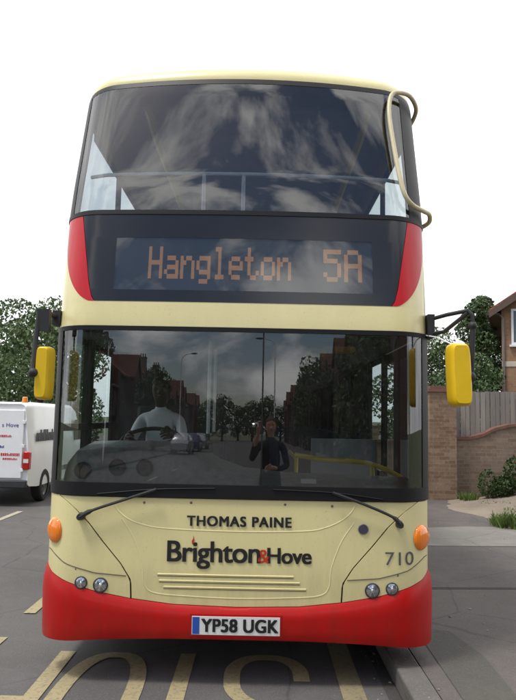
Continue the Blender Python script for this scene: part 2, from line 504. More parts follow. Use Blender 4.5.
# corner panels
for sg in (-1, 1):
    P = []
    for k in lin(0, 1, 26):
        r_ = []
        for t in lin(0, 1, 30):
            x = .67 + .6 * t
            for _ in range(8):
                zb0 = zb_c(abs(x)); z = zb0 + (1.155 - zb0) * k
                a = su((seam(z) + .006) / 1.27)
                s = a + (1 - a) * t
                x = sp(s)[0] * 1.27
            r_.append(PT(sg * s, z, .003))
        P.append(r_ if sg > 0 else r_[::-1])
    cp = MB().shell(P, .012).build('corner_panel', M['cream'], bus)
    # horizontal shut line above the fog lamps, standing a little proud
    tb = MB(); pts = [PT(sg * su(x / 1.27), interp(x, [.68, .9, 1.1, 1.22], [.665, .68, .73, .80]), .003) for x in lin(.70, 1.24, 22)]
    tb.tube(pts, .0035, 6); tb.build('shut_line', M['shut'], cp)
    # head lamps and indicator
    for x, r_ in ((.86, .040), (.985, .034)):
        z = .605 + (.012 if x > .9 else 0)
        y = FX(x, z, .003)
        bz = MB().lathe((sg * x, y + .012, z), (0, -1, 0), [(0, r_ * 1.2), (.016, r_ * 1.2), (.02, r_ * 1.08), (.018, r_), (0.0, r_ * .96)], 28)
        hl = bz.build('headlight', M['plas_dark'], bus)
        MB().lathe((sg * x, y + .006, z), (0, -1, 0), [(0, r_), (.012, r_ * .96), (.019, r_ * .6), (.022, .0)], 28).build('lens', M['lamp'], hl)
        MB().lathe((sg * x, y - .016, z), (0, -1, 0), [(0, r_ * .3), (.006, r_ * .25), (.008, 0.)], 16).build('bulb', M['chrome'], hl)
    # indicator : tear-drop dome hugging the corner
    P = []
    for i in range(11):
        q = i / 10
        ring = []
        for k in range(28):
            th = 2 * PI * k / 28
            rr = math.cos(q * PI / 2)
            dz = math.sin(th) * .080 * rr * (1 - .22 * math.cos(th))
            ds = math.cos(th) * .088 * rr
            s = su(1.20 / 1.27) + ds / SL
            pt = PT(sg * min(s, .999), .925 + dz, .004 + .042 * math.sin(q * PI / 2))
            ring.append(pt)
        P.append(ring)
    MB().grid(P, closed=True).build('indicator_light', M['indicator'], bus)
# dark structure behind the panel gaps
mb = MB(); cols(mb, -1.26, 1.26, lambda x: .34, lambda x: 1.15, 50, 6, -.022, .01)
mb.build('inner_bulkhead', M['darkbody'], bus)
# name recess creases and louvres
for sgz, ptsx in ((0, [(-.80, 1.13), (-.77, 1.075), (-.70, 1.02), (-.60, .985), (-.45, .965), (0, .955), (.42, .965), (.56, .99), (.66, 1.035), (.72, 1.085), (.75, 1.13)]),
                  (1, [(-.74, 1.02), (-.66, .90), (-.60, .74), (-.585, .62), (-.52, .565), (-.3, .548), (0, .54), (.3, .548), (.52, .565), (.585, .62), (.60, .74), (.66, .90), (.74, 1.02)])):
    pts = catmull([(x, 0, z) for x, z in ptsx], 6)
    P = [(p.x, FX(p.x, p.z, -.0080), p.z) for p in pts]
    MB().tube(P, .010, 10).build('pressed_crease', M['cream'], front)
for z, a, b_ in ((.672, -.50, .36), (.633, -.49, .40), (.594, -.46, .44)):
    mb = MB()
    xs = lin(a, b_, 16)
    prof = [(0, -.003), (.005, .004), (.012, .0055), (.018, -.003)]
    mb.grid([[(x, FX(x, z, o), z + dz) for x in xs] for dz, o in prof])
    mb.tube([(x, FX(x, z, 0.0), z - .0015) for x in xs], .0018, 6, mi=1)
    mb.build('louvre', [M['cream'], M['shut']], front)

for sg in (-1, 1):
    for x_, z_ in ((.60, 1.125), (.30, 1.13), (1.02, .70)):
        off_ = .004
        MB().lathe((sg * x_, FX(x_, z_, 0) + .003, z_), (0, -1, 0), [(0, .008), (.005, .008), (.006, .006), (.005, 0)], 12).build('fixing_screw', M['shut'], front)
# bumper
mb = MB()
SS = lin(-1, 1, 81)
prof = [(-.10, 0.0, .30), (-.03, .012, .02), (0, .028, 0), (.03, .032, 0), (.3, .034, 0), (.62, .036, 0), (.78, .032, 0), (.92, .018, 0), (1.0, .004, 0), (1.0, -.02, 0)]
P = []
for k, off, back in prof:
    r_ = []
    for s in SS:
        x = abs(sp(s)[0]) * 1.27
        zt_ = interp(x, *BT); zb_ = .292 - .062 * (x / 1.27) ** 3
        z = zb_ + (zt_ - zb_) * max(k, 0) + (-.02 if k < -.05 else (-.004 if k < 0 else 0)) * 1
        p = PT(s, z, off)
        r_.append((p[0] * (1 - back * .25), p[1] + back, p[2]))
    P.append(r_)
mb.grid(P)
bumper = mb.build('bumper', M['red'], bus, ang=50)
mb = MB(); cols(mb, -.285, .291, lambda x: .312, lambda x: .450, 12, 4, .037, .02)
mb.build('plate_recess', M['red'], bumper)
mb = MB()
pl_z0, pl_z1 = .325, .437
cols(mb, -.272, .278, lambda x: pl_z0, lambda x: pl_z1, 12, 3, .042, .006)
plate = mb.build('number_plate', M['plate'], bus)
mb = MB(); cols(mb, -.268, -.225, lambda x: pl_z0 + .004, lambda x: pl_z1 - .004, 4, 3, .0440, .002)
mb.build('blue_band', M['blue'], plate)
def decal(body, x, z, w, h, mat, parent, off, bold=0., space=1., name='lettering', baseline=True):
    vs, fs = text_mesh(body, 1., 0, space)
    q = fit(vs, w, h)
    o = MB(); k = (w or h * 5) / max(len(body), 1) * bold
    sh = [(0, 0)] if bold <= 0 else [(-k, k * .5), (-k, -k * .5), (0, 0), (k, k * .5), (k, -k * .5)]
    for i, (da, dc) in enumerate(sh):      # heavier strokes: the outline set again a hair to each side, each a hair prouder
        o.add([(x + a + da, FX(x + a + da, z + c + dc, off + .0003 * i), z + c + dc) for a, c in q], fs)
    return o.build(name, mat, parent, smooth=False, recalc=False)
decal('YP58 UGK', .028, pl_z0 + .020, .475, .079, M['ink'], plate, .0440, .07, 1.05)
decal('THOMAS PAINE', .01, .988, .66, .062, M['ink'], front, .004, .06, 1.12, 'name_lettering')
# company logo
zl = .765
decal('Brighton', -.147, zl, .585, None, M['ink'], front, .004, .055, .95, 'logo_lettering')
decal('&', .170, zl, .075, .082, M['redink'], front, .004, .02, 1, 'logo_ampersand')
decal('Hove', .332, zl, .275, None, M['ink'], front, .004, .055, .95, 'logo_lettering')
fl = [(-.286, .872), (-.277, .872), (-.276, .885), (-.272, .897), (-.279, .930), (-.281, .905), (-.289, .893)]
MB().add([(x, FX(x, z, .004), z) for x, z in fl], [tuple(range(len(fl)))]).build('logo_flame', M['redink'], front, recalc=False)
decal('710', 1.035, .765, .19, .082, M['grey_ink'], front, .008, 0, 1.0, 'fleet_number')
# maker's round badge
y = FX(.80, .99, .003)
bd = MB().lathe((.80, y + .004, .985), (0, -1, 0), [(0, .034), (.006, .034), (.008, .031), (.007, .029), (.007, .0)], 24)
bd = bd.build('badge', simple('dull_badge_rim', (.28, .28, .30), .4, metal=.6), front)
MB().lathe((.80, y - .004, .985), (0, -1, 0), [(0, .029), (.0025, .027), (.003, 0)], 20).build('badge_centre', simple('badge_dark_blue', (.06, .05, .08), .5), bd)

# windscreen surround and glass
mb = MB(); rows(mb, [1.16, 1.19, 1.245], lambda z: -1.268, lambda z: 1.268, 60, .012, .03)
rows(mb, [2.232, 2.245, 2.262], lambda z: -1.268, lambda z: 1.268, 60, .012, .03)
for sg in (-1, 1):
    P = []
    for z in lin(1.245, 2.232, 12):
        r_ = [PT(sg * s, z, .010) for s in lin(.86, 1, 8)]
        P.append(r_ if sg > 0 else r_[::-1])
    mb.shell(P, .03)
mb.build('windscreen_surround', M['black'], bus)
mb = MB()
P = [[PT(s, z, .004) for s in lin(-.86, .86, 60)] for z in lin(1.243, 2.235, 14)]
mb.grid(P); ws = mb.build('windscreen', M['ws'], bus)
mb = MB(); mb.shell([[PT(s, z, .007) for s in lin(.100 - .0035, .100 + .0035, 3)] for z in lin(1.24, 2.235, 8)], .012)
mb.build('glazing_bar', M['black'], ws)
# wipers
for pts, bl in (([(-1.00, 1.03), (-.92, 1.075), (-.72, 1.145), (-.52, 1.215)], [(-.90, 1.175), (-.52, 1.212), (-.15, 1.225)]),
                ([(1.03, 1.02), (.98, 1.07), (.80, 1.145), (.60, 1.215)], [(.92, 1.175), (.60, 1.212), (.22, 1.225)])):
    wp = MB()
    P = [(p.x, FX(p.x, p.z, .045), p.z) for p in catmull([(x, 0, z) for x, z in pts], 5)]
    wp.tube(P, [.015] * 5 + [.009] * (len(P) - 5), 8)
    wp.lathe((pts[0][0], FX(pts[0][0], pts[0][1]) - .055, pts[0][1]), (0, 1, 0), [(0, 0), (0, .02), (.06, .026)], 14)
    w = wp.build('wiper', M['rubber'], bus)
    P = [(p.x, FX(p.x, p.z, .017), p.z) for p in catmull([(x, 0, z) for x, z in bl], 6)]
    MB().tube(P, .0045, 6).build('blade', M['black'], w)

# mid band and black display surround
mb = MB(); rows(mb, [2.262, 2.27, 2.34, 2.40, 2.43], lambda z: -1.27, lambda z: 1.27, 70, .004, .02)
band = mb.build('cream_band', M['cream'], bus)
def din(z): return interp(z, [2.43, 2.46, 2.55, 3.04], [.985, 1.005, 1.03, 1.115])
def dout(z):
    t = min(max((z - 2.43) / .61, 0), 1)
    return 1.015 + .235 * (1 - (1 - t) ** 2.6) ** .62
for sg in (-1, 1):
    P = []; Q = []
    for z in [2.43 + .61 * (k / 30) ** 1.6 for k in range(31)]:
        r_ = [PT(sg * s, z, .006) for s in lin(su((din(z) + .003) / 1.27), su(dout(z) / 1.27), 14)]
        q_ = [PT(sg * s, z, .004) for s in lin(su((dout(z)) / 1.27), 1, 10)]
        P.append(r_ if sg > 0 else r_[::-1]); Q.append(q_ if sg > 0 else q_[::-1])
    MB().shell(P, .012).build('red_corner', M['red2'], bus)
    MB().shell(Q, .02).build('cream_corner', M['cream'], bus)
# display box : screen behind a cover glass with black surround
mb = MB()
dz0, dz1, dx = 2.51, 2.875, .865
rows(mb, [2.43, 2.47, dz0], lambda z: -din(z), din, 50, .006, .02)
rows(mb, [dz1, 2.95, 3.045], lambda z: -din(z), din, 50, .006, .02)
rows(mb, [dz0, 2.6, 2.7, 2.8, dz1], lambda z: -din(z), lambda z: -dx, 10, .006, .02)
rows(mb, [dz0, 2.6, 2.7, 2.8, dz1], lambda z: dx, din, 10, .006, .02)
dsp = mb.build('display_surround', M['bandit'], bus)
mb = MB(); mb.grid([[PT(s, z, .004) for s in lin(su(-dx / 1.27), su(dx / 1.27), 30)] for z in lin(dz0, dz1, 6)])
mb.build('display_glass', M['destglass'], dsp)
mb = MB(); mb.shell([[(x, FX(x, z, -.05), z) for x in lin(-dx, dx, 16)] for z in lin(dz0, dz1, 4)], .02)
scr = mb.build('destination_display', M['screen'], bus)
FONT = {
 'H': ["10001", "10001", "10001", "11111", "10001", "10001", "10001"],
 'a': ["00000", "00000", "01110", "00001", "01111", "10001", "01111"],
 'n': ["00000", "00000", "10110", "11001", "10001", "10001", "10001"],
 'g': ["00000", "00000", "01111", "10001", "10001", "01111", "00001", "01110"],
 'l': ["01100", "00100", "00100", "00100", "00100", "00100", "01110"],
 'e': ["00000", "00000", "01110", "10001", "11111", "10000", "01110"],
 't': ["01000", "01000", "11100", "01000", "01000", "01001", "00110"],
 'o': ["00000", "00000", "01110", "10001", "10001", "10001", "01110"],
 '5': ["11111", "10000", "11110", "00001", "00001", "10001", "01110"],
 'A': ["01110", "10001", "10001", "11111", "10001", "10001", "10001"]}
def led_text(txt, x0, ztop, pw, ph, gap):
    mb = MB(); x = x0
    for ch in txt:
        g = FONT[ch]
        for r_, row in enumerate(g):
            for c_, v in enumerate(row):
                if v == '1':
                    for hx in (0, 1):
                        for h in (0, 1):
                            cx = x + c_ * pw + hx * pw * .5; cz = ztop - (r_ + .5 * h) * ph
                            y = FX(cx, cz, -.046)
                            mb.add([(cx - pw * .10, y - hx * .0004, cz + ph * .02), (cx + pw * .52, y - hx * .0004, cz + ph * .02), (cx + pw * .52, y - hx * .0004, cz - ph * .46), (cx - pw * .10, y - hx * .0004, cz - ph * .46)], [(0, 1, 2, 3)])
        x += pw * (5 + gap)
    return mb.build('led_lettering', M['led'], scr, recalc=False)
led_text('Hangleton', -.645, 2.825, .0186, .0325, .85)
led_text('5A', .54, 2.825, .0235, .0325, 1.0)

# upper windscreen
mb = MB()
rows(mb, [3.042, 3.055, 3.075], lambda z: -Wz(z) * .9995, lambda z: Wz(z) * .9995, 60, .012, .03)
rows(mb, [4.10, 4.125, 4.145], lambda z: -Wz(z) * .9995, lambda z: Wz(z) * .9995, 60, .006, .03)
for sg in (-1, 1):
    P = []
    for z in lin(3.075, 4.10, 12):
        r_ = [PT(sg * s, z, .008) for s in lin(.865 if sg < 0 else .80, 1, 8)]
        P.append(r_ if sg > 0 else r_[::-1])
    mb.shell(P, .03)
mb.build('upper_windscreen_surround', M['black'], bus)
mb = MB(); mb.grid([[PT(s, z, .004) for s in lin(-.867, .867, 60)] for z in lin(3.07, 4.105, 20)])
mb.build('upper_windscreen', M['upws'], bus)

# roof : stacked rings shrinking inwards to a shallow dome
def ring(z, inset, n=40, yend=10.85):
    """closed outline at the top edge, drawn in by inset"""
    W_ = Wz(4.14); pts = []
    for s in lin(-1, 1, n):
        u, d = sp(s); x = u * W_; y = Lz(4.14) + d + eb(4.14) * u * u
        pts.append((x, y))
    pts += [(W_, 5.5), (W_, yend - .3), (W_ - .1, yend - .08), (W_ - .3, yend), (-W_ + .3, yend), (-W_ + .1, yend - .08), (-W_, yend - .3), (-W_, 5.5)]
    cy = (Lz(4.14) + yend) / 2; hy = (yend - Lz(4.14)) / 2
    return [(x * (1 - inset / W_), cy + (y - cy) * (1 - inset / hy), z) for x, y in pts]
P = []
for a, i_ in ((0, 0), (.02, .001), (.05, .008), (.085, .025), (.12, .058), (.15, .11), (.175, .21), (.20, .33), (.22, .52), (.232, .8), (.238, 1.1)):
    P.append(ring(4.143 + a * .92, i_))
mb = MB(); mb.grid(P, closed=True)
n_ = len(P[0]); e = len(mb.v)
mb.f.append(tuple(range(e - n_, e))); mb.m.append(0)
mb.build('roof', M['cream'], bus, ang=60)

# sides, rear
def ys(z): return Lz(z) + .31 + eb(z)
YE = 10.85
def arch(y):
    zb = .27
    for yc in (2.75, 8.75):
        d = abs(y - yc)
        if d < .62: zb = max(zb, .50 + math.sqrt(.62 ** 2 - d * d) * .92 - .02)
    return zb
for sg in (-1, 1):
    side = MB()
    def wall(y0f, y1, z0f, z1, n=2, off=0., mi=0):
        yy = None
        P = []
        for k in lin(0, 1, 5):
            r_ = []
            for j in range(n):
                t = j / (n - 1)
                z = None
                y_ = y0f(z1) + (y1 - y0f(z1)) * t if callable(y0f) else y0f + (y1 - y0f) * t
                zb = z0f(y_) if callable(z0f) else z0f
                z = zb + (z1 - zb) * k
                if callable(y0f): y_ = y0f(z) + (y1 - y0f(z)) * t
                r_.append((sg * (Wz(z) + off), y_, z))
            P.append(r_ if sg > 0 else r_[::-1])
        side.shell(P, .03, mi)
    door0, door1 = .62, 1.78
    if sg > 0:
        wall(ys, door0, .27, 1.16, 3)
        wall(door1, YE, arch, 1.16, 90)
    else:
        wall(ys, YE, arch, 1.16, 120)
    wall(ys, YE, 2.262, 3.045, 8)
    wall(ys, YE, 3.95, 4.146, 8)
    sp_ = side.build('side_panel', M['cream'], bus)
    # pillars
    pil = MB()
    lows = [door1 + .02] if sg > 0 else [ys(1.5)]
    y_ = lows[0]
    cuts_low = lows + [v for v in (2.6, 4.0, 5.4, 6.8, 8.2, 9.6, 10.75) if v > y_ + .4]
    cuts_up = [ys(3.95) + .10] + [1.9, 3.4, 4.9, 6.4, 7.9, 9.4, 10.75]
    for cuts, z0, z1 in ((cuts_low, 1.16, 2.262), (cuts_up, 3.045, 3.95)):
        for c in (cuts[1:] if cuts[0] < 1.5 else cuts):
            w_ = .11 if c != cuts[0] else .16
            pil.prism([(sg * (Wz(z0) - .03), z0), (sg * (Wz(z0) - .002), z0), (sg * (Wz(z1) - .002), z1), (sg * (Wz(z1) - .03), z1)], c - w_ / 2, c + w_ / 2)
        P = []
        for k in lin(0, 1, 7):
            z = z0 + (z1 - z0) * k
            r_ = [(sg * (Wz(z) - .001), ys(z) + .09 * t if cuts[0] < 1.5 else ys(z) + (door0 - ys(z)) * t, z) for t in (0, .5, 1)]
            P.append(r_ if sg > 0 else r_[::-1])
        pil.shell(P, .02)
        x_ = sg * (Wz(z0) - .012)
        for a, b_ in zip(cuts, cuts[1:]):
            a0, a1 = (ys(z0) + .04, ys(z1) + .04) if a == cuts[0] and a < 1.5 else (a + .05, a + .05)
            g = MB().add([(x_, a0, z0 + .0), (x_, b_ - .05, z0 + .0), (sg * (Wz(z1) - .014), b_ - .05, z1), (sg * (Wz(z1) - .014), a1, z1)], [(0, 1, 2, 3)])
            g.build('side_window', M['sideglass'], bus, smooth=False)
        # thin black gaskets top and bottom
        pil.box(sg * (Wz(z0) - .02), sg * (Wz(z0) + .002), cuts[0] + .1, cuts[-1], z0 - .01, z0 + .05)
        pil.box(sg * (Wz(z1) - .02), sg * (Wz(z1) + .002), cuts[0] + .1, cuts[-1], z1 - .05, z1 + .01)
    if sg < 0:      # cab side: waist rail; door frame and panel behind driver added to block daylight
        pil.box(-1.262, -1.20, .92, 1.02, 1.16, 2.262); pil.box(-1.262, -1.20, .34, 2.6, 1.56, 1.61)
        pil.box(-1.262, -1.235, 1.9, 2.6, 1.16, 2.262)
    pil.build('window_pillars', M['black'], bus)
    if sg > 0:
        for a, b_ in ((door0 + .01, 1.195), (1.205, door1 - .01)):
            fr = MB()
            x0, x1 = 1.235, 1.268
            fr.box(x0, x1, a, a + .06, .32, 2.25); fr.box(x0, x1, b_ - .06, b_, .32, 2.25)
            fr.box(x0, x1, a + .06, b_ - .06, .32, .42); fr.box(x0, x1, a + .06, b_ - .06, 2.17, 2.25)
            d_ = fr.build('door', M['black'], bus, smooth=False)
            MB().add([(1.25, a + .06, .42), (1.25, b_ - .06, .42), (1.25, b_ - .06, 2.17), (1.25, a + .06, 2.17)], [(0, 1, 2, 3)]).build('door_glass', M['sideglass'], d_, smooth=False)
    # wheels
    for yc in (2.75, 8.75):
        w = MB().lathe((sg * .95, yc, .48), (sg, 0, 0), [(0, .2), (0, .44), (.03, .475), (.15, .48), (.25, .475), (.28, .44), (.28, .30), (.26, .28)], 36)
        w = w.build('wheel', M['tyre'], bus)
        MB().lathe((sg * 1.18, yc, .48), (sg, 0, 0), [(.03, .285), (.0, .25), (-.02, .14), (.05, .12), (.06, 0)], 28).build('wheel_rim', M['steel'], w)
mb = MB()
mb.box(-1.2, 1.2, YE - .04, YE, .35, 3.1); mb.box(-1.2, 1.2, YE - .04, YE, 3.9, 4.15)
for a, b_ in ((-1.24, -.95), (.95, 1.24)): mb.box(a, b_, YE - .045, YE - .002, .35, 4.15)
rear = mb.build('rear_panel', M['cream'], bus, smooth=False)
for z0, z1 in ((3.1, 3.9),):
    MB().box(-.95, .95, YE - .03, YE - .02, z0, z1).build('rear_window', M['sideglass'], rear, smooth=False)
for sg in (-1, 1):
    MB().box(sg * 1.0, sg * 1.18, YE, YE + .02, .8, 1.25).build('rear_light', M['redlens'], bus, bevel=.01)
# chassis underside
MB().box(-1.2, 1.2, .4, YE - .1, .24, .30).build('underfloor', M['plas_dark'], bus, smooth=False)

# interior
mb = MB(); mb.box(-1.22, 1.22, .40, YE - .06, .34, .38)
mb.box(-1.235, 1.235, .37, YE - .06, 2.30, 2.40)
mb.build('deck_floor', M['floor_in'], bus, smooth=False)
mb = MB(); mb.box(-1.235, 1.235, .42, YE - .06, 2.262, 2.298); mb.box(-1.08, 1.08, .80, YE - .2, 4.12, 4.14)
mb.build('ceiling_lining', M['interior'], bus, smooth=False)
mb = MB()
P = []
dp = [(-1.20, 1.16, 1.20), (-1.17, 1.36, 1.40), (-1.10, 1.44, 1.48), (-.9, 1.465, 1.49), (-.5, 1.46, 1.49), (-.30, 1.42, 1.46), (-.16, 1.33, 1.37), (.02, 1.29, 1.32), (.3, 1.27, 1.29), (1.2, 1.255, 1.27)]
for x, zf, zb_ in dp:
    yf = FX(x, 1.2) + .07
    top = zf - 1.12
    P.append([(x, yf, 1.12), (x, yf + .02, 1.12 + top * .35), (x, yf + .05, 1.12 + top * .75), (x, yf + .10, zf - .01), (x, yf + .16, zf), (x, .72 if x < 0 else .60, zb_), (x, .76 if x < 0 else .64, zb_ - .05), (x, .76 if x < 0 else .64, .5)])
mb.grid(P)
dash = mb.build('dashboard', M['dash'], bus, ang=50)
for x, z in ((-1.03, 1.31), (-.80, 1.335), (-.62, 1.335)):
    y = FX(x, 1.2) + .082
    d_ = MB().lathe((x, y + .02, z), (0, -1, .15), [(0, .055), (.02, .055), (.026, .047), (.018, .040), (.018, .012), (.024, .010), (.024, 0)], 24).build('air_vent', M['plas_dark'], dash)
MB().box(-.36, -.18, FX(0, 1.2) + .16, FX(0, 1.2) + .20, 1.44, 1.52).build('ticket_machine', M['plas_dark'], dash, bevel=.01)
# paper notice and permit
MB().box(.40, .50, .05, .056, 1.262, 1.29).build('permit_sticker', M['white'], dash, smooth=False)
# steering wheel
c = Vector((-.70, .86, 1.47)); ax = Vector((0, -.45, .9)).normalized()
a = Vector((1, 0, 0)); b2 = ax.cross(a)
pts = [c + (a * math.cos(t) + b2 * math.sin(t)) * .235 for t in lin(0, 2 * PI, 41)]
sw = MB().tube(pts, .016, 10, cap=False)
for t in (.3, PI - .3, -PI / 2): sw.tube([c - ax * .03, c + (a * math.cos(t) + b2 * math.sin(t)) * .23], .013, 8)
sw.lathe(c - ax * .06, ax, [(0, .0), (0, .06), (.05, .055), (.06, 0)], 16)
sw.tube([c - ax * .05, c - ax * .5], .03, 8)
sw.build('steering_wheel', M['rubber'], bus)
# cab partition and driver seat
mb = MB(); mb.box(-1.2, 1.2, YE - .10, YE - .06, .38, 2.26)
for sg in (-1, 1):
    mb.box(sg * 1.205, sg * 1.232, 1.85 if sg > 0 else .45, YE - .1, .38, 1.16)
mb.build('lower_lining', M['plas_dark'], bus, smooth=False)
mb = MB(); mb.box(-.28, -.25, .80, 1.95, .38, 1.55); mb.box(-1.2, -.25, 1.95, 1.99, .38, 2.26)
mb.build('cab_partition', M['plas_dark'], bus, smooth=False)
for yy_ in (.82, 1.5): MB().tube([(-.265, yy_, 1.54), (-.265, yy_, 2.26)], .013, 8).build('partition_post', M['white_rail'], bus)
mb = MB(); mb.box(-1.0, -.45, 1.15, 1.62, .92, 1.03); mb.prism([(1.62, .95), (1.74, .95), (1.86, 1.75), (1.78, 1.78)], -.98, -.47, ax='x'); mb.box(-.85, -.60, 1.25, 1.55, .38, .85)
mb.build('driver_seat', M['plas_dark'], bus, bevel=.03)
# yellow grab rails downstairs
mb = MB()
mb.tube(catmull([(.40, .86, 1.40), (.62, .84, 1.37), (.80, .83, 1.365), (.95, .80, 1.35), (1.08, .78, 1.31), (1.20, .76, 1.25)], 6), .019, 10)
mb.tube([(.98, .80, 1.335), (1.0, .80, 1.10), (1.0, .80, .38)], .018, 10)
mb.tube([(.42, 1.0, .38), (.42, 1.0, 1.37)], .017, 10)
mb.tube([(.42, 1.0, 1.36), (.42, 2.2, 1.36)], .017, 10)
mb.build('grab_rail', M['rail_yellow'], bus)
mb = MB()
mb.box(.47, .62, .70, .90, 2.16, 2.21); mb.box(.60, .85, .80, 1.0, 2.20, 2.235)
mb.build('ceiling_pad', M['rail_yellow'], bus, smooth=False)
# luggage pen behind the door and panel
mb = MB(); mb.box(.60, 1.20, 1.86, 1.90, .38, 1.5)
mb.build('luggage_pen', simple('pale_grey_panel', (.3, .31, .32), .6), bus, smooth=False)
def seat_mesh():
    s = MB(); s.box(-.42, .42, 0, .42, .40, .50)
    s.prism([(.38, .42), (.48, .42), (.60, 1.12), (.54, 1.14)], -.42, .42, ax='x')
    s.box(-.3, -.25, .1, .3, 0, .4); s.box(.25, .3, .1, .3, 0, .4)
    return s
seat0 = None
for z0, y0, n in ((.38, 3.4, 7), (2.40, 1.25, 10)):
    for k in range(n):
        for x in (-.76, .76):
            if seat0 is None:
                o = seat0 = seat_mesh().build('passenger_seat', M['seat_f'], bus, bevel=.03)
            else:
                o = seat0.copy(); col.objects.link(o)
            o.location = (x, y0 + k * .88, z0)
# upper deck front rail
mb = MB()
P = [(x, FX(x, 3.42) + .10, 3.395) for x in lin(-1.13, 1.13, 20)]
mb.tube(P, .014, 8)
for x in (-.30, -.02):
    y = FX(x, 3.42) + .10
    mb.tube([(x, y, 3.39), (x, y, 3.1), (x, y, 3.0)], .013, 8)
mb.build('front_guard_rail', M['white_rail'], bus)
for x in (-.80, .93):
    MB().tube([(x, .72, 4.08), (x, 1.2, 4.03), (x, 3.5, 4.03), (x, 3.6, 4.12)], .034, 8).build('ceiling_grab_rail', M['rail_yellow'], bus)
mb = MB()     # fascia under the upper windscreen
mb.shell([[PT(s, z, -.10) for s in lin(-.9, .9, 30)] for z in (2.42, 2.7, 3.06)], .02)
mb.build('upper_deck_fascia', M['plas_dark'], bus)

# mirrors
mr = empty('side_mirror'); mr.parent = bus
mb = MB()
mb.box(1.255, 1.30, .16, .30, 2.24, 2.40)
mb.tube([(1.28, .2, 2.37), (1.36, .08, 2.385), (1.47, -.02, 2.40), (1.495, -.03, 2.37), (1.50, -.03, 2.30)], .014, 8)
mb.tube([(1.28, .2, 2.27), (1.34, .08, 2.27), (1.47, -.02, 2.385)], .014, 8)
mb.tube([(1.50, -.03, 2.31), (1.495, -.03, 2.22), (1.49, -.02, 2.0), (1.485, -.03, 1.92)], .018, 8)
mb.blob((1.475, -.045, 1.965), (.035, .03, .035), 8)
mb.blob((1.497, -.03, 2.30), (.028, .028, .028), 8)
mb.build('mirror_arm', M['rubber'], mr)
def housing(x0, x1, z0, z1, y0, y1, lean):
    pts = []
    for i in range(28):
        t = 2 * PI * i / 28
        cx, sx = math.cos(t), math.sin(t)
        e_ = .35
        px = math.copysign(abs(cx) ** e_, cx); pz = math.copysign(abs(sx) ** e_, sx)
        pts.append((px, pz))
    P = []
    for q, sc in ((0, .72), (.12, .88), (.35, .97), (.7, 1.0), (1.0, .99), (1.0, .90)):
        y = y0 + (y1 - y0) * q
        sc2 = 1 - (1 - sc) * .35
        P.append([((x0 + x1) / 2 + p * (x1 - x0) / 2 * sc + lean * (pz * .5), y, (z0 + z1) / 2 + pz * (z1 - z0) / 2 * sc2) for p, pz in pts])
    s = MB(); s.grid(P, closed=True)
    s.f.append(tuple(range(27, -1, -1))); s.m.append(0)
    e = len(s.v); g = MB(); g.add([(v[0], v[1] - .004, v[2]) for v in s.v[e - 28:e]], [tuple(range(28))])
    return s, g
s, g = housing(1.345, 1.482, 1.775, 2.185, -.09, .06, -.015)
hs = s.build('mirror_housing', M['yellow'], mr, ang=50); g.build('mirror_glass', M['mirror'], hs, recalc=False)
hs.data.materials.append(M['yellow'])
MB().tube([(1.24, .2, 2.26), (1.30, .1, 2.235), (1.38, -.02, 2.17)], .005, 6).build('mirror_cable', M['white_rail'], mr)
ml = empty('side_mirror'); ml.parent = bus
mb = MB()
mb.box(-1.30, -1.245, .18, .30, 2.28, 2.38)
mb.tube([(-1.27, .22, 2.34), (-1.30, .08, 2.345), (-1.325, -.02, 2.34)], .017, 8)
mb.box(-1.335, -1.255, -.035, .02, 2.215, 2.355)
mb.tube([(-1.325, -.02, 2.34), (-1.335, -.03, 2.15), (-1.33, -.07, 2.0), (-1.325, -.10, 1.93)], .017, 8)
mb.blob((-1.318, -.10, 1.935), (.03, .03, .03), 8)
mb.build('mirror_arm', M['rubber'], ml)
s, g = housing(-1.318, -1.225, 1.765, 2.11, -.10, .05, .004)
hs = s.build('mirror_housing', M['yellow'], ml, ang=50); g.build('mirror_glass', M['mirror'], hs, recalc=False)

# tubular branch deflector on the upper corner
pts = catmull([(1.24, .90, 4.00), (1.285, .84, 4.03), (1.30, .70, 4.09), (1.22, .55, 4.125), (1.114, .46, 4.11), (1.051, .415, 4.06), (1.025, .352, 3.897), (1.042, .264, 3.617), (1.072, .185, 3.348), (1.105, .162, 3.217), (1.165, .19, 3.16), (1.25, .27, 3.15), (1.315, .36, 3.15), (1.325, .42, 3.11), (1.265, .50, 3.08)], 8)
tb = MB().tube(pts, .0165, 12)
tb.build('branch_deflector', simple('cream_tube', (.60, .53, .33), .4, var=.08), bus)

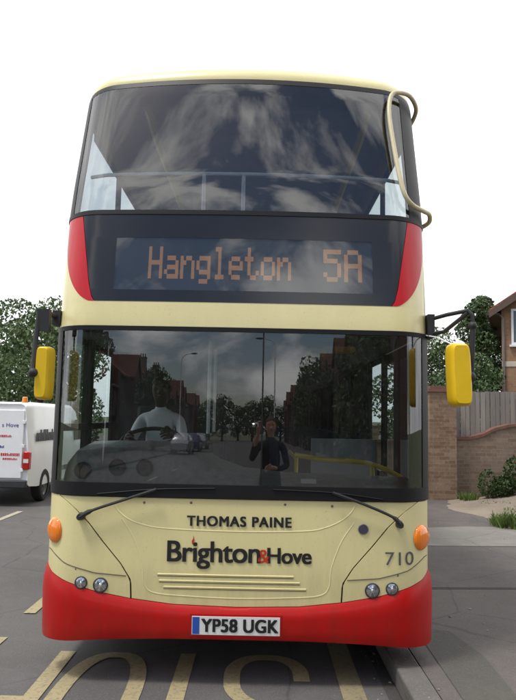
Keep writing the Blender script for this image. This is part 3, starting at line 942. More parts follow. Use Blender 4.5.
# ------------------------------------------------------------------ people (skin modifier bodies)
def skinned(name, chains, parent, mats, rule, sub=2):
    """chains: list of lists of (x,y,z,r); chains share start vertices by coordinate"""
    vid = {}; vs = []; rad = []; ed = []
    for ch in chains:
        prev = None
        for (x, y, z, r_) in ch:
            k = (round(x, 4), round(y, 4), round(z, 4))
            if k not in vid:
                vid[k] = len(vs); vs.append((x, y, z)); rad.append(r_)
            i = vid[k]
            if prev is not None and prev != i: ed.append((prev, i))
            prev = i
    me = bpy.data.meshes.new(name); me.from_pydata(vs, ed, [])
    o = bpy.data.objects.new(name, me); col.objects.link(o)
    sk = o.modifiers.new('skin', 'SKIN')
    lay = me.skin_vertices[0].data if me.skin_vertices else None
    if lay is None:
        bm = bmesh.new(); bm.from_mesh(me); bm.verts.layers.skin.verify(); bm.to_mesh(me); bm.free(); lay = me.skin_vertices[0].data
    for i, d in enumerate(lay):
        rr = rad[i]
        d.radius = rr if isinstance(rr, tuple) else (rr, rr)
        d.use_root = (i == 0)
    sk.use_smooth_shade = True
    sb = o.modifiers.new('sub', 'SUBSURF'); sb.levels = sub; sb.render_levels = sub
    dg = bpy.context.evaluated_depsgraph_get(); dg.update()
    me2 = bpy.data.meshes.new_from_object(o.evaluated_get(dg))
    bpy.data.objects.remove(o)
    me2.materials.clear()
    for m_ in mats: me2.materials.append(m_)
    for p in me2.polygons:
        p.material_index = rule(p.center); p.use_smooth = True
    me2.name = name
    o = bpy.data.objects.new(name, me2); col.objects.link(o); o.parent = parent
    return o

def head_parts(c, fwd, parent, hair_mat):
    """face details and hair around head centre c, facing fwd (unit xy)"""
    f = Vector((fwd[0], fwd[1], 0)).normalized(); r_ = Vector((f.y, -f.x, 0)); c = Vector(c)
    def Q(a, b_, d): return c + r_ * a + f * b_ + Vector((0, 0, d))
    hm = MB()
    P = []
    for i in range(9):
        t = PI * .58 * i / 8
        ring_ = []
        for j in range(20):
            ph = 2 * PI * j / 20
            front_ = max(0, math.cos(ph))
            tt = t * (1 - .45 * front_)
            p = Q(math.sin(tt) * math.sin(ph) * .088, math.sin(tt) * math.cos(ph) * .105 - .008, math.cos(tt) * .115 + .018)
            ring_.append(tuple(p))
        P.append(ring_)
    hm.grid(P, closed=True); hm.build('hair', hair_mat, parent)
    for s in (-1, 1): MB().blob(Q(s * .032, .086, .012), (.011, .011, .008), 6).build('eye', simple('eye_dark', (.03, .02, .02), .2), parent)
    mo = MB(); mo.blob(Q(0, .083, -.062), (.022, .010, .006), 6); mo.build('mouth', simple('lips', (.35, .10, .09), .5), parent)

def hand_chain(wrist, dirv, side, curl):
    """palm + five fingers; dirv pointing direction, side = thumb direction, curl = curl direction"""
    w = Vector(wrist); d = Vector(dirv).normalized(); s = Vector(side).normalized(); k = Vector(curl).normalized()
    palm = w + d * .05
    ch = [[(*w, .026), (*palm, .03)]]
    for i, (off, ln) in enumerate(((.030, .070), (.010, .080), (-.010, .075), (-.030, .058))):
        base = w + d * .088 + s * off
        p1 = base + (d + k * .35).normalized() * ln * .5
        p2 = p1 + (d * .4 + k).normalized() * ln * .38
        p3 = p2 + (k - d * .4).normalized() * ln * .25
        ch.append([(*palm, .03), (*base, .0105), (*p1, .0095), (*p2, .009), (*p3, .008)])
    t0 = w + d * .035 + s * .038; t1 = t0 + (s * .6 + d * .6 + k * .3).normalized() * .038; t2 = t1 + (d * .7 + k * .7).normalized() * .028
    ch.append([(*palm, .03), (*t0, .013), (*t1, .011), (*t2, .009)])
    return ch

# driver
dr = empty('person', (-.71, 1.36, 1.13))
tag(dr, 'bus driver in a white shirt seated behind the steering wheel', 'person')
hip = (0, .05, .02, .13)
ch = [[hip, (0, .06, .18, (.15, .11)), (0, .06, .36, (.165, .11)), (0, .05, .52, (.13, .09)), (0, .03, .60, .058), (0, .01, .66, .055), (0, -.01, .74, (.072, .085)), (0, -.01, .83, (.076, .09)), (0, 0, .89, .05)],
      [(0, -.01, .74, (.072, .085)), (0, -.105, .745, .012)],
      [(0, -.01, .74, (.072, .085)), (.082, 0, .75, .014)], [(0, -.01, .74, (.072, .085)), (-.082, 0, .75, .014)]]
for s in (-1, 1):
    wr = (s * .20, -.50, .40) if s > 0 else (-.21, -.52, .36)
    ch.append([(0, .05, .52, (.13, .09)), (s * .19, .05, .51, .062), (s * .25, -.12, .34, .048), ((s * .25 + wr[0]) / 2 + .02 * s, -.32, .33, .042), (*wr, .026)])
    ch += hand_chain(wr, (0 - s * .2, -.6, .1), (-s * .2, .1, 1), (-s, .3, -.4))
    ch.append([hip, (s * .11, -.02, .02, .09), (s * .16, -.42, .03, .068), (s * .16, -.46, -.2, .055), (s * .16, -.50, -.60, .04), (s * .16, -.62, -.70, .035)])
def rule_d(p):
    if p.z > .62: return 0
    if p.y < -.28 and p.z > .2: return 0
    if p.z < .03 or p.y < -.1 and p.z < .2: return 2
    return 1
body = skinned('body', ch, dr, [M['skin_d'], M['shirt'], M['trouser']], rule_d)
dr.scale = (.86, 1, 1)
head_parts((0, -.01, .78), (0, -1), dr, simple('black_hair', (.012, .010, .010), .6))

# photographer, standing behind the lens, seen only as a reflection
ph = empty('person', (.36, -5.02, 0))
tag(ph, 'photographer in a dark jacket holding up a compact camera, reflected in the windscreen', 'person')
hip = (0, 0, .95, (.15, .11))
ch = [[hip, (0, 0, 1.10, (.15, .105)), (0, .0, 1.28, (.18, .115)), (0, 0, 1.42, (.14, .09)), (0, .0, 1.50, .058), (0, .01, 1.56, .055), (0, .02, 1.64, (.074, .085)), (0, .02, 1.73, (.077, .09)), (0, .01, 1.79, .05)],
      [(0, .02, 1.64, (.074, .085)), (0, .115, 1.645, .012)],
      [(0, .02, 1.64, (.074, .085)), (.084, .01, 1.65, .014)], [(0, .02, 1.64, (.074, .085)), (-.084, .01, 1.65, .014)]]
wl = (-.20, .37, 1.60); wrt = (.04, .32, 1.12)
ch.append([(0, 0, 1.42, (.14, .09)), (-.20, 0, 1.40, .064), (-.30, .14, 1.22, .052), (-.25, .27, 1.42, .042), (*wl, .027)])
ch += hand_chain(wl, (-.05, .25, 1), (1, .2, 0), (.5, 1, 0))
ch.append([(0, 0, 1.42, (.14, .09)), (.20, 0, 1.40, .064), (.27, .03, 1.14, .052), (.16, .20, 1.11, .042), (*wrt, .027)])
ch += hand_chain(wrt, (-1, .3, 0), (0, .3, 1), (0, .3, -1))
for s in (-1, 1):
    ch.append([hip, (s * .10, 0, .86, .10), (s * .12, .02, .50, .068), (s * .13, 0, .28, .06), (s * .13, -.02, .08, .042), (s * .14, .10, .045, .04), (s * .145, .17, .04, .03)])
def rule_p(p):
    if p.z > 1.53 and p.x > -.14: return 0
    if p.y > .30: return 0
    if p.z < .95: return 2
    return 1
skinned('body', ch, ph, [M['skin'], M['jacket'], M['trouser']], rule_p)
head_parts((0, .02, 1.68), (0, 1), ph, M['hair'])
cm = empty('compact_camera', (.11, -4.56, 1.68)); tag(cm, 'small silver compact camera held up by the photographer, reflected in the windscreen', 'camera')
MB().box(-.05, .05, -.012, .012, -.03, .03).build('camera_body', M['white'], cm, bevel=.006)
MB().lathe((.012, .012, -.003), (0, 1, 0), [(0, .024), (.018, .022), (.02, .018), (.014, .012), (.014, 0)], 20).build('camera_lens', M['chrome'], cm)
MB().box(-.042, -.018, .012, .015, .008, .022).build('flash', simple('flash_lit', (.9, .9, .9), .3, emit=(1, 1, 1), es=14, var=0), cm, smooth=False)

# ------------------------------------------------------------------ ground
def sheet(name, x0, x1, y0, y1, z, mat, kind='structure', nx=2, ny=2, skirt=None):
    mb = MB()
    mb.grid([[(x, y, z) for x in lin(x0, x1, nx)] for y in lin(y0, y1, ny)])
    o = mb.build(name, mat, None, smooth=False)
    # make sure normals point up
    if o.data.polygons[0].normal.z < 0: o.data.flip_normals()
    tag(o, kind=kind)
    return o
sheet('ground', -400, 400, -400, 500, -.02, M['field'])
sheet('road', -7.4, 1.02, -130, 160, 0, M['asphalt'])
KX0, KX1 = 1.02, 1.19
mb = MB(); mb.box(KX1, 13, -130, 160, -.01, .115); o = mb.build('pavement', M['tarmac'], smooth=False); tag(o, kind='structure')
mb = MB(); mb.box(-11.4, -7.62, -130, 160, -.01, .115); o = mb.build('opposite_pavement', M['tarmac'], smooth=False); tag(o, kind='structure')
def kerb_line(xa, xb, name):
    mb = MB()
    y = -20.
    while y < 40:
        l = .912
        jz = random.uniform(-.003, .003); jx = random.uniform(-.004, .004)
        mb.box(xa + jx, xb + jx, y, y + l - .010, -.01, .122 + jz)
        y += .915
    mb.box(xa + .01, xb - .004, -130, 160, -.01, .105)
    o = mb.build(name, M['kerb'], smooth=False, recalc=False); tag(o, kind='structure')
    bv = o.modifiers.new('b', 'BEVEL'); bv.width = .012; bv.segments = 2
kerb_line(KX0, KX1 - .008, 'kerb'); kerb_line(-7.62, -7.4, 'opposite_kerb')
# pavement details : concrete crossover, repair patch, trench joint
def poly(name, pts, z, mat, kind='structure'):
    mb = MB().add([(x, y, z) for x, y in pts], [tuple(range(len(pts)))])
    o = mb.build(name, mat, smooth=False, recalc=False)
    if o.data.polygons[0].normal.z < 0: o.data.flip_normals()
    return tag(o, kind=kind)
poly('concrete_crossover', [(1.8, 4.35), (9, 4.9), (9, 6.3), (3.2, 6.05), (1.8, 5.6)], .119, M['concrete'])
poly('repair_patch', [(1.30, -.8), (1.62, -.7), (1.66, .35), (1.58, .86), (1.33, .95)], .119, M['tarpatch'])
poly('repair_patch', [(1.27, 2.18), (5.2, 2.45), (5.2, 4.2), (2.3, 4.05), (1.27, 3.9)], .119, ground_mat('darker_relaid_tarmac', (.076, .066, .062), (.135, .12, .112), patch=.12))
poly('trench_joint', [(1.27, 2.13), (5.2, 2.40), (5.2, 2.435), (1.27, 2.165)], .1192, M['tarpatch'])
poly('gutter_strip', [(.94, -30), (1.018, -30), (1.018, 60), (.94, 60)], .004, ground_mat('gutter_grit', (.045, .042, .04), (.10, .09, .08)))

# yellow road markings
def strokes(name, paths, w, z=.004, mat=None):
    mb = MB()
    for ip, pts in enumerate(paths):
        z += .0005 if ip else 0
        P = [Vector((p[0], p[1], 0)) for p in pts]
        L_ = []; R_ = []
        for i, p in enumerate(P):
            if i == 0: d = P[1] - P[0]
            elif i == len(P) - 1: d = P[-1] - P[-2]
            else: d = (P[i + 1] - p).normalized() + (p - P[i - 1]).normalized()
            d.normalize(); n = Vector((-d.y, d.x, 0)) * w / 2
            if 0 < i < len(P) - 1:
                e1 = (P[i + 1] - p).normalized(); k = max(.5, abs(d.dot(e1))); n /= k
            L_.append((p.x + n.x, p.y + n.y, z)); R_.append((p.x - n.x, p.y - n.y, z))
        mb.grid([L_, R_])
    o = mb.build(name, mat or M['ymark'], smooth=False)
    for p in o.data.polygons:
        if p.normal.z < 0: p.flip()
    return tag(o, kind='structure')
def oval(cx, cy, rx, ry, n=36, a0=0, a1=2 * PI, e_=.75):
    out = []
    for t in lin(a0, a1, n):
        c_, s_ = math.cos(t), math.sin(t)
        out.append((cx + rx * math.copysign(abs(c_) ** e_, c_), cy + ry * math.copysign(abs(s_) ** e_, s_)))
    return out
YT, YB = .60, -1.15      # far edge (letter bases) and near edge (letter tops)
SW = .105
ym = (YT + YB) / 2; hy = (YT - YB) / 2 - SW / 2
def letter(ch, cx):
    """letters lie on the road upside-down to the camera: base at YT, top at YB"""
    h = .225
    yb, yt = YT - SW / 2, YB + SW / 2
    if ch == 'O': return [oval(cx, ym, h, hy)]
    if ch == 'T': return [[(cx, YT), (cx, YB)], [(cx - h - .03, yt), (cx + h + .03, yt)]]
    if ch == 'P': return [[(cx + h, YT), (cx + h, YB)], [(cx + h, yt), (cx - h * .3, yt), (cx - h * .9, yt + .12), (cx - h, yt + .3), (cx - h, yt + .5), (cx - h * .9, yt + .7), (cx - h * .3, yt + .85), (cx + h, yt + .85)]]
    if ch == 'S': return [[(cx + h, yb - .42), (cx + h * .97, yb - .22), (cx + h * .72, yb - .07), (cx + h * .3, yb), (cx - h * .3, yb), (cx - h * .72, yb - .07), (cx - h * .97, yb - .22), (cx - h, yb - .42), (cx - h * .9, yb - .60), (cx - h * .5, yb - .76), (cx + h * .5, yb - .93), (cx + h * .9, yb - 1.08), (cx + h, yb - 1.25), (cx + h * .95, yb - 1.45), (cx + h * .6, yt + .04), (cx, yt), (cx - h * .6, yt + .04), (cx - h * .95, yt + .2), (cx - h, yt + .4)]]
    if ch == 'U': return [[(cx - h, YB), (cx - h, yb - .4), (cx - h * .9, yb - .15), (cx - h * .45, yb), (cx + h * .45, yb), (cx + h * .9, yb - .15), (cx + h, yb - .4), (cx + h, YB)]]
    if ch == 'B': return [[(cx + h, YT), (cx + h, YB)], [(cx + h, yt), (cx - h * .5, yt), (cx - h, yt + .3), (cx - h, yt + .5), (cx - h * .5, ym), (cx + h, ym)], [(cx - h * .5, ym), (cx - h, yb - .5), (cx - h, yb - .3), (cx - h * .5, yb), (cx + h, yb)]]
LET = letter
def letter(ch, cx):
    r_ = LET(ch, cx)
    return [[(p.x, p.y) for p in catmull([(q[0], q[1], 0) for q in r_[0]], 5)]] if ch == 'S' else r_
allp = []
for ch_, x_ in (('S', .205), ('T', -.345), ('O', -.835), ('P', -1.42)):
    allp.append(letter(ch_, x_))
word = [p for l in allp for p in l]
strokes('road_lettering', word, SW)
YT, YB = -1.6, -3.35; ym = (YT + YB) / 2
strokes('road_lettering', [p for c_, x_ in (('S', -1.2), ('U', -.6), ('B', .0)) for p in letter(c_, x_)], SW)
strokes('kerbside_yellow_line', [[(.700, -14), (.735, .0), (.735, 16)]], .145, .0045, M['ymark2'])
strokes('bay_edge_dashes', [[(-1.775, y), (-1.775, y + .72)] for y in [-9.3 + 1.35 * k for k in range(20)]], .10)
strokes('centre_line_dashes', [[(-3.92, y), (-3.92, y + 2.)] for y in [-24.5 + 6 * k for k in range(18)]], .10, .004, marking('faded_cream_line', (.45, .41, .30), (.12, .115, .11)))

# dry earth bank by the wall
mb = MB(); P = []
for j in range(26):
    r_ = []
    for i in range(34):
        u, v = i / 33, j / 25
        x = 3.75 + u * 9; y = 5.9 + v * 3.6 + .25 * math.sin(u * 3) - (1 - v) * u * .3
        ed = min(u * 6, v * 5, (1 - 0) * 9)
        h = .105 + min(1, ed) * (.03 + .06 * v + .16 * min(u * 4, 1) * v + .025 * math.sin(x * 7 + y * 3) + random.uniform(-.022, .022))
        if j == 0 or i == 0: h = .10
        r_.append((x + (1 - v) * .2 * math.sin(y * 2) - .35 * math.sin(v * PI) * (1 - u), y, h))
    P.append(r_)
mb.grid(P); o = mb.build('earth_verge', M['dirt'], ang=70); tag(o, kind='structure')
if o.data.polygons[0].normal.z < 0: o.data.flip_normals()

# loose grit and dry leaf scraps lying on the pavement and in the gutter
rg = random.Random(21); mb = MB()
for _ in range(420):
    if rg.random() < .35: x, y, z = rg.uniform(.86, 1.01), rg.uniform(-.9, 9), .004
    else: x, y, z = rg.uniform(1.05, 5.2) , rg.uniform(-.8, 9), .121
    r_ = rg.choice((.004, .006, .009, .014)); a = rg.uniform(0, 6.28)
    n_ = rg.choice((4, 5, 6))
    ring_ = [(x + math.cos(a + 6.28 * k / n_) * r_ * rg.uniform(.6, 1.2), y + math.sin(a + 6.28 * k / n_) * r_ * rg.uniform(.6, 1.5)) for k in range(n_)]
    mb.add([(p[0], p[1], z) for p in ring_] + [(x, y, z + r_ * .5)], [(k, (k + 1) % n_, n_) for k in range(n_)])
tag(mb.build('loose_grit', simple('pale_grit', (.24, .21, .16), .9, var=.6, scale=3), smooth=False, recalc=False), 'pale grit and dry leaf scraps scattered over the pavement and gutter', 'grit', None, 'stuff')

# ------------------------------------------------------------------ vegetation
def leaves(mb, n, centers, size, rng, flat=.0):
    for _ in range(n):
        c, r_ = rng.choice(centers)
        while True:
            p = Vector((rng.uniform(-1, 1), rng.uniform(-1, 1), rng.uniform(-1, 1)))
            if .02 < p.length < 1: break
        p = p.normalized() * (p.length ** .45)
        q = Vector((c[0] + p.x * r_[0], c[1] + p.y * r_[1], c[2] + p.z * r_[2]))
        a = Vector((rng.gauss(0, 1), rng.gauss(0, 1), rng.gauss(0, .8))).normalized()
        b_ = a.orthogonal().normalized()
        b_ = (Matrix.Rotation(rng.uniform(0, 6.28), 3, a) @ b_)
        s = size * rng.uniform(.6, 1.4)
        cdir = a.cross(b_)
        mb.add([q - b_ * s * .5, q + cdir * s * .28 + a * s * .08, q + b_ * s * .5, q - cdir * s * .28 + a * s * .08], [(0, 1, 2, 3)])

def tree(name, loc, h, r, n, mat, label, group, seed, trunk_h=.3, size=.2, shape='round', squash=1.):
    rng = random.Random(seed)
    root = empty(name, loc, 0)
    tag(root, label, 'tree', group)
    tr = MB()
    tr.tube([(0, 0, -.1), (.05, .02, h * .2), (-.03, .06, h * .42), (.02, 0, h * .7)], [h * .03, h * .024, h * .018, h * .007], 10)
    cs = []
    k = 22
    for i in range(k):
        t = rng.random()
        z = h * (trunk_h + (1 - trunk_h) * (i + .5) / k)
        rel = (z / h - trunk_h) / (1 - trunk_h)
        if shape == 'round': rr = r * math.sqrt(max(.05, 1 - (2 * rel - .85) ** 2 / 1.4))
        else: rr = r * (1.05 - rel) ** .75
        ang_ = i * 2.4 + rng.uniform(-.5, .5)
        d = rr * rng.uniform(.35, .8)
        c = (math.cos(ang_) * d, math.sin(ang_) * d, z * .97)
        s_ = r * rng.uniform(.28, .46) * (1 if shape == 'round' else (1.1 - rel * .7))
        cs.append((c, (s_, s_, s_ * .8)))
        if i % 2 == 0:
            tr.tube([(0, 0, z * .6), (c[0] * .5, c[1] * .5, z * .8), c], [h * .012, h * .008, h * .003], 6)
    tr.build('trunk', M['bark'], root)
    lf = MB(); leaves(lf, n, cs, size, rng)
    lf.build('crown', mat, root, smooth=False, recalc=False)
    return root

tL = 'trees beyond the parked van'
tree('broadleaf_tree', (-7.9, 20.5, 0), 5.5, 2.7, 15000, M['leafA'], 'tallest green broadleaf tree right behind the white van, next to the bus', tL, 1, .12, .145)
tree('broadleaf_tree', (-12.3, 22.5, 0), 3.9, 2.6, 12000, M['leafB'], 'lower dark green tree at the left edge above the white van', tL, 2, .1, .15)
tree('broadleaf_tree', (-10.6, 30, 0), 6.3, 2.6, 6000, M['leafA'], 'broadleaf tree behind the two front trees on the left', tL, 3, .1, .25)
tree('broadleaf_tree', (-18, 27, 0), 4.6, 3.4, 4000, M['leafB'], 'broadleaf tree farthest left beyond the van', tL, 4, .1, .28)
tR = 'trees behind the garden fence'
tree('conifer_tree', (8.1, 20.8, 0), 6.3, 2.3, 16000, M['leafB'], 'pointed dark green tree behind the fence beside the brick house', tR, 5, .1, .12, 'cone')
tree('broadleaf_tree', (6.6, 22.5, 0), 5.0, 2.0, 12000, M['leafA'], 'low bushy tree behind the yellow mirror and fence', tR, 6, .08, .13)
tree('broadleaf_tree', (9.6, 23.6, 0), 5.9, 1.8, 9000, M['leafB'], 'dark tree close against the brick house', tR, 7, .08, .13)
tree('broadleaf_tree', (6.9, 17.8, 0), 3.7, 1.4, 9000, M['leafB'], 'rounded shrub-like tree just behind the grey fence boards', tR, 8, .08, .11)
# trees behind the photographer, mirrored in the glass
tb0 = tree('broadleaf_tree', (-9.6, -13, 0), 7.6, 2.6, 4500, M['leafB'], 'street tree behind the photographer, mirrored at the left of the windscreen', 'trees behind the photographer', 9, .2, .3)
t2 = copy_tree(tb0); t2.location = (-9.8, -24, 0); t2.rotation_euler.z = 2.0; t2.scale = (.85, .85, .9)
for x_, y_, sc_, rz_, lb_ in ((4.9, -17, .72, 1., 'street tree on the bus stop side, mirrored in the right of the windscreen'), (5.0, -39, .8, 3., 'street tree halfway down the bus stop side, mirrored right of the windscreen middle'), (-9.7, -47, .8, 5., 'farther street tree across the road, mirrored between the left houses')):
    tq = copy_tree(tb0); tq.location = (x_, y_, 0); tq.rotation_euler.z = rz_; tq.scale = (sc_, sc_, sc_); tq['label'] = lb_
for k_ in range(9):
    tq = copy_tree(tb0); tq.location = (-14 + 3.4 * k_, -122 + (k_ % 3) * 3, 0); tq.rotation_euler.z = k_ * 1.3; tq.scale = (1.1, 1.1, .8 + .1 * (k_ % 3))
    tag(tq, 'distant tree closing the view down the street behind the photographer', 'tree', 'distant trees at the end of the street')
t3 = copy_tree(tb0); t3.location = (-10.0, 3.5, 0); t3.rotation_euler.z = 4.0; t3.scale = (.6, .6, .62)
t3['label'] = 'small street tree across the road, hidden beside the bus'

def tuft(name, loc, n, h, spread, mat, label, cat, blade=.012, group=None):
    rng = random.Random(hash(name) % 100 + int(loc[0] * 10))
    mb = MB()
    for _ in range(n):
        a = rng.uniform(0, 6.28); d = spread * math.sqrt(rng.random())
        b0 = Vector((math.cos(a) * d, math.sin(a) * d, 0)); hh = h * rng.uniform(.5, 1.1)
        le = Vector((rng.gauss(0, .35), rng.gauss(0, .35), 0)) * hh
        sd = Vector((-math.sin(a * 3), math.cos(a * 3), 0)) * blade
        mb.add([b0 - sd, b0 + sd, b0 + le * .4 + Vector((0, 0, hh * .6)) + sd * .7, b0 + le + Vector((0, 0, hh)), b0 + le * .4 + Vector((0, 0, hh * .6)) - sd * .7], [(0, 1, 2, 3, 4)])
    o = mb.build(name, mat, smooth=False, recalc=False); o.location = loc
    return tag(o, label, cat, group)
tuft('grass_tuft', (4.02, 6.15, .12), 420, .20, .36, M['grass'], 'bright green grass tuft at the edge of the pavement and dry earth', 'grass')
tuft('grass_tuft', (4.25, 9.22, .12), 160, .2, .16, M['grass'], 'green weeds at the foot of the brick pier', 'weeds')
tuft('grass_tuft', (4.75, 7.2, .2), 90, .07, .5, M['grass'], 'sparse low weeds scattered on the dry earth bank', 'weeds', .008)

for i_, (x_, y_, n_, lb_) in enumerate(((4.55, 8.6, 60, 'thin weeds on the upper dry bank near the shrub'), (5.1, 7.9, 80, 'patchy weeds in the middle of the dry bank'), (5.0, 6.6, 110, 'low green weeds right of the bright grass tuft'))):
    tuft('grass_tuft', (x_, y_, .16), n_, .07, .3, M['grass'], lb_, 'weeds', .008)
def shrub(name, loc, cs, n, size, mat, label, seed):
    rng = random.Random(seed)
    root = empty(name, loc); tag(root, label, 'shrub')
    st = MB()
    for c, r_ in cs: st.tube([(c[0] * .4, c[1] * .4, -.05), (c[0] * .8, c[1], c[2] * .5), c], [.02, .014, .005], 6)
    st.build('stem', M['bark'], root)
    lf = MB(); leaves(lf, n, cs, size, rng); lf.build('foliage', mat, root, smooth=False, recalc=False)
shrub('ivy_shrub', (5.25, 9.15, .25), [((0, 0, .45), (.35, .25, .35)), ((.35, .05, .65), (.4, .25, .45)), ((-.3, .05, .2), (.25, .2, .2)), ((.7, 0, .3), (.4, .3, .3))], 2600, .07, M['leafC'], 'dark leafy shrub growing against the brick garden wall', 11)
shrub('weed_bush', (4.62, 9.2, .2), [((0, 0, .28), (.2, .15, .28)), ((.2, 0, .15), (.2, .15, .18))], 900, .05, M['leafC'], 'small scruffy weed bush at the wall between pier and big shrub', 12)

# ------------------------------------------------------------------ pier, wall, fence
p = empty('brick_pier', (3.84, 9.55, 0)); tag(p, 'tall square brick gate pier at the end of the garden wall', 'pier')
MB().box(-.27, .27, -.02, .50, .0, 2.27).build('shaft', M['brick_pier'], p, smooth=False)
mb = MB(); mb.box(-.30, .30, -.05, .53, 2.27, 2.33); mb.box(-.26, .26, -.01, .49, 2.33, 2.39); mb.build('cap', M['coping'], p, smooth=False)

wl = empty('garden_wall', (4.11, 9.80, 0)); tag(wl, 'low brown brick garden wall with red coping that steps up to the right', 'wall')
top = [(0, 1.30), (.35, 1.31), (.62, 1.38), (.85, 1.50), (1.15, 1.58), (1.6, 1.62), (3.5, 1.66), (9, 1.68)]
mb = MB(); P0 = [(x, z) for x, z in top]
mb.prism([(9, 0), (0, 0)] + P0, 0, .22)
mb.build('wall_face', M['brick_wall'], wl, smooth=False)
mb = MB()
for (a, za), (b_, zb_) in zip(top, top[1:]):
    mb.add([(a, -.03, za + .002), (b_, -.03, zb_ + .002), (b_, .25, zb_ + .002), (a, .25, za + .002), (a, -.03, za + .062), (b_, -.03, zb_ + .062), (b_, .25, zb_ + .062), (a, .25, za + .062)],
           [(0, 3, 2, 1), (4, 5, 6, 7), (0, 1, 5, 4), (2, 3, 7, 6), (1, 2, 6, 5), (0, 4, 7, 3)])
mb.build('coping', M['coping'], wl, smooth=False, recalc=False)
# short stub left of the pier, running behind the bus
w2 = empty('garden_wall', (3.565, 9.80, 0)); tag(w2, 'short brick wall with red coping on the bus side of the pier', 'wall')
MB().box(-1.2, 0, 0, .22, 0, 1.22).build('wall_face', M['brick_pier'], w2, smooth=False)
MB().box(-1.2, 0, -.03, .25, 1.222, 1.28).build('coping', M['coping'], w2, smooth=False)
# side wall further along the street
w3 = empty('garden_wall', (2.40, 9.9, 0)); tag(w3, 'brick boundary wall running along the pavement behind the bus', 'wall')
MB().box(0, .22, .13, 30, 0, 1.5).build('wall_face', M['brick_wall'], w3, smooth=False)
MB().box(-.03, .25, .13, 30, 1.502, 1.56).build('coping', M['coping'], w3, smooth=False)

fn = empty('garden_fence', (4.11, 10.05, 0)); tag(fn, 'weathered grey close-board fence standing on top of the brick wall', 'fence')
mb = MB(); x = .02; k = 0
while x < 9:
    w_ = .092 + random.uniform(-.004, .004)
    zt_ = 2.30 + random.uniform(-.012, .012) + .012 * x
    mb.box(x, x + w_, -.012 + (k % 2) * .016, .006 + (k % 2) * .016, 1.2, zt_)
    x += w_ + .012; k += 1
mb.build('boards', M['fence'], fn, smooth=False, recalc=False)
mb = MB(); mb.box(0, 9, .03, .09, 1.35, 1.43); mb.box(0, 9, .03, .09, 2.08, 2.16); mb.build('rail', M['fence'], fn, smooth=False)
for x in (.03, 1.9, 3.8, 5.7, 7.6): MB().box(x, x + .1, .035, .135, 0, 2.36).build('post', M['fence'], fn, smooth=False)

# ------------------------------------------------------------------ brick house on the right
hs = empty('brick_house', (7.86, 17.55, 0), R(-21)); tag(hs, 'two-storey orange brick house at the right edge behind the fence', 'house')
Wd, Dp, EV = 7.0, 9.0, 5.35
RG = EV + Wd / 2 * .66
mb = MB(); mb.prism([(0, 0), (Wd, 0), (Wd, EV), (Wd / 2, RG), (0, EV)], 0, Dp)
mb.build('wall', M['brick_house'], hs, smooth=False)
mb = MB(); oh = .36
for sgn in (0, 1):
    a = (-oh, EV - oh * .66 + .03); b_ = (Wd / 2, RG + .03)
    if sgn: a = (Wd + oh, a[1])
    mb.add([(a[0], -.32, a[1]), (b_[0], -.32, b_[1]), (b_[0], Dp + .3, b_[1]), (a[0], Dp + .3, a[1]), (a[0], -.32, a[1] + .13), (b_[0], -.32, b_[1] + .13), (b_[0], Dp + .3, b_[1] + .13), (a[0], Dp + .3, a[1] + .13)],
           [(0, 3, 2, 1), (4, 5, 6, 7), (0, 1, 5, 4), (2, 3, 7, 6), (1, 2, 6, 5), (0, 4, 7, 3)])
rf = mb.build('roof', M['tile'], hs, smooth=False, recalc=True)
mb = MB()
for sgn in (0, 1):
    X = (lambda x: x) if not sgn else (lambda x: Wd - x)
    mb.add([(X(-oh), -.345, EV - oh * .66 - .12), (X(Wd / 2), -.345, RG - .12), (X(Wd / 2), -.345, RG + .1), (X(-oh), -.345, EV - oh * .66 + .1),
            (X(-oh), -.322, EV - oh * .66 - .12), (X(Wd / 2), -.322, RG - .12), (X(Wd / 2), -.322, RG + .1), (X(-oh), -.322, EV - oh * .66 + .1)],
           [(0, 1, 2, 3), (7, 6, 5, 4), (0, 4, 5, 1), (3, 2, 6, 7), (0, 3, 7, 4), (1, 5, 6, 2)])
mb.add([(-oh, -.32, EV - oh * .66 - .01), (0, -.32, EV - oh * .66 - .01), (0, Dp, EV - oh * .66 - .01), (-oh, Dp, EV - oh * .66 - .01)], [(0, 1, 2, 3)])
mb.build('bargeboard', simple('dark_brown_fascia', (.10, .06, .045), .6), hs, smooth=False)
mb = MB(); mb.tube([(-oh - .04, -.3, EV - .22), (-oh - .04, Dp, EV - .22)], .055, 8); mb.build('gutter', M['plas_dark'], hs)
mb = MB(); mb.tube([(.06, -.07, 0), (.06, -.07, 5.0), (-.05, -.1, 5.12), (-.3, -.2, 5.15)], .035, 8); mb.build('downpipe', simple('grey_brown_downpipe', (.2, .17, .15), .6), hs)
MB().box(Wd / 2 + 1, Wd / 2 + 1.7, 4, 4.6, RG - 1.2, RG + 1.0).build('chimney', M['brick_house'], rf, smooth=False)
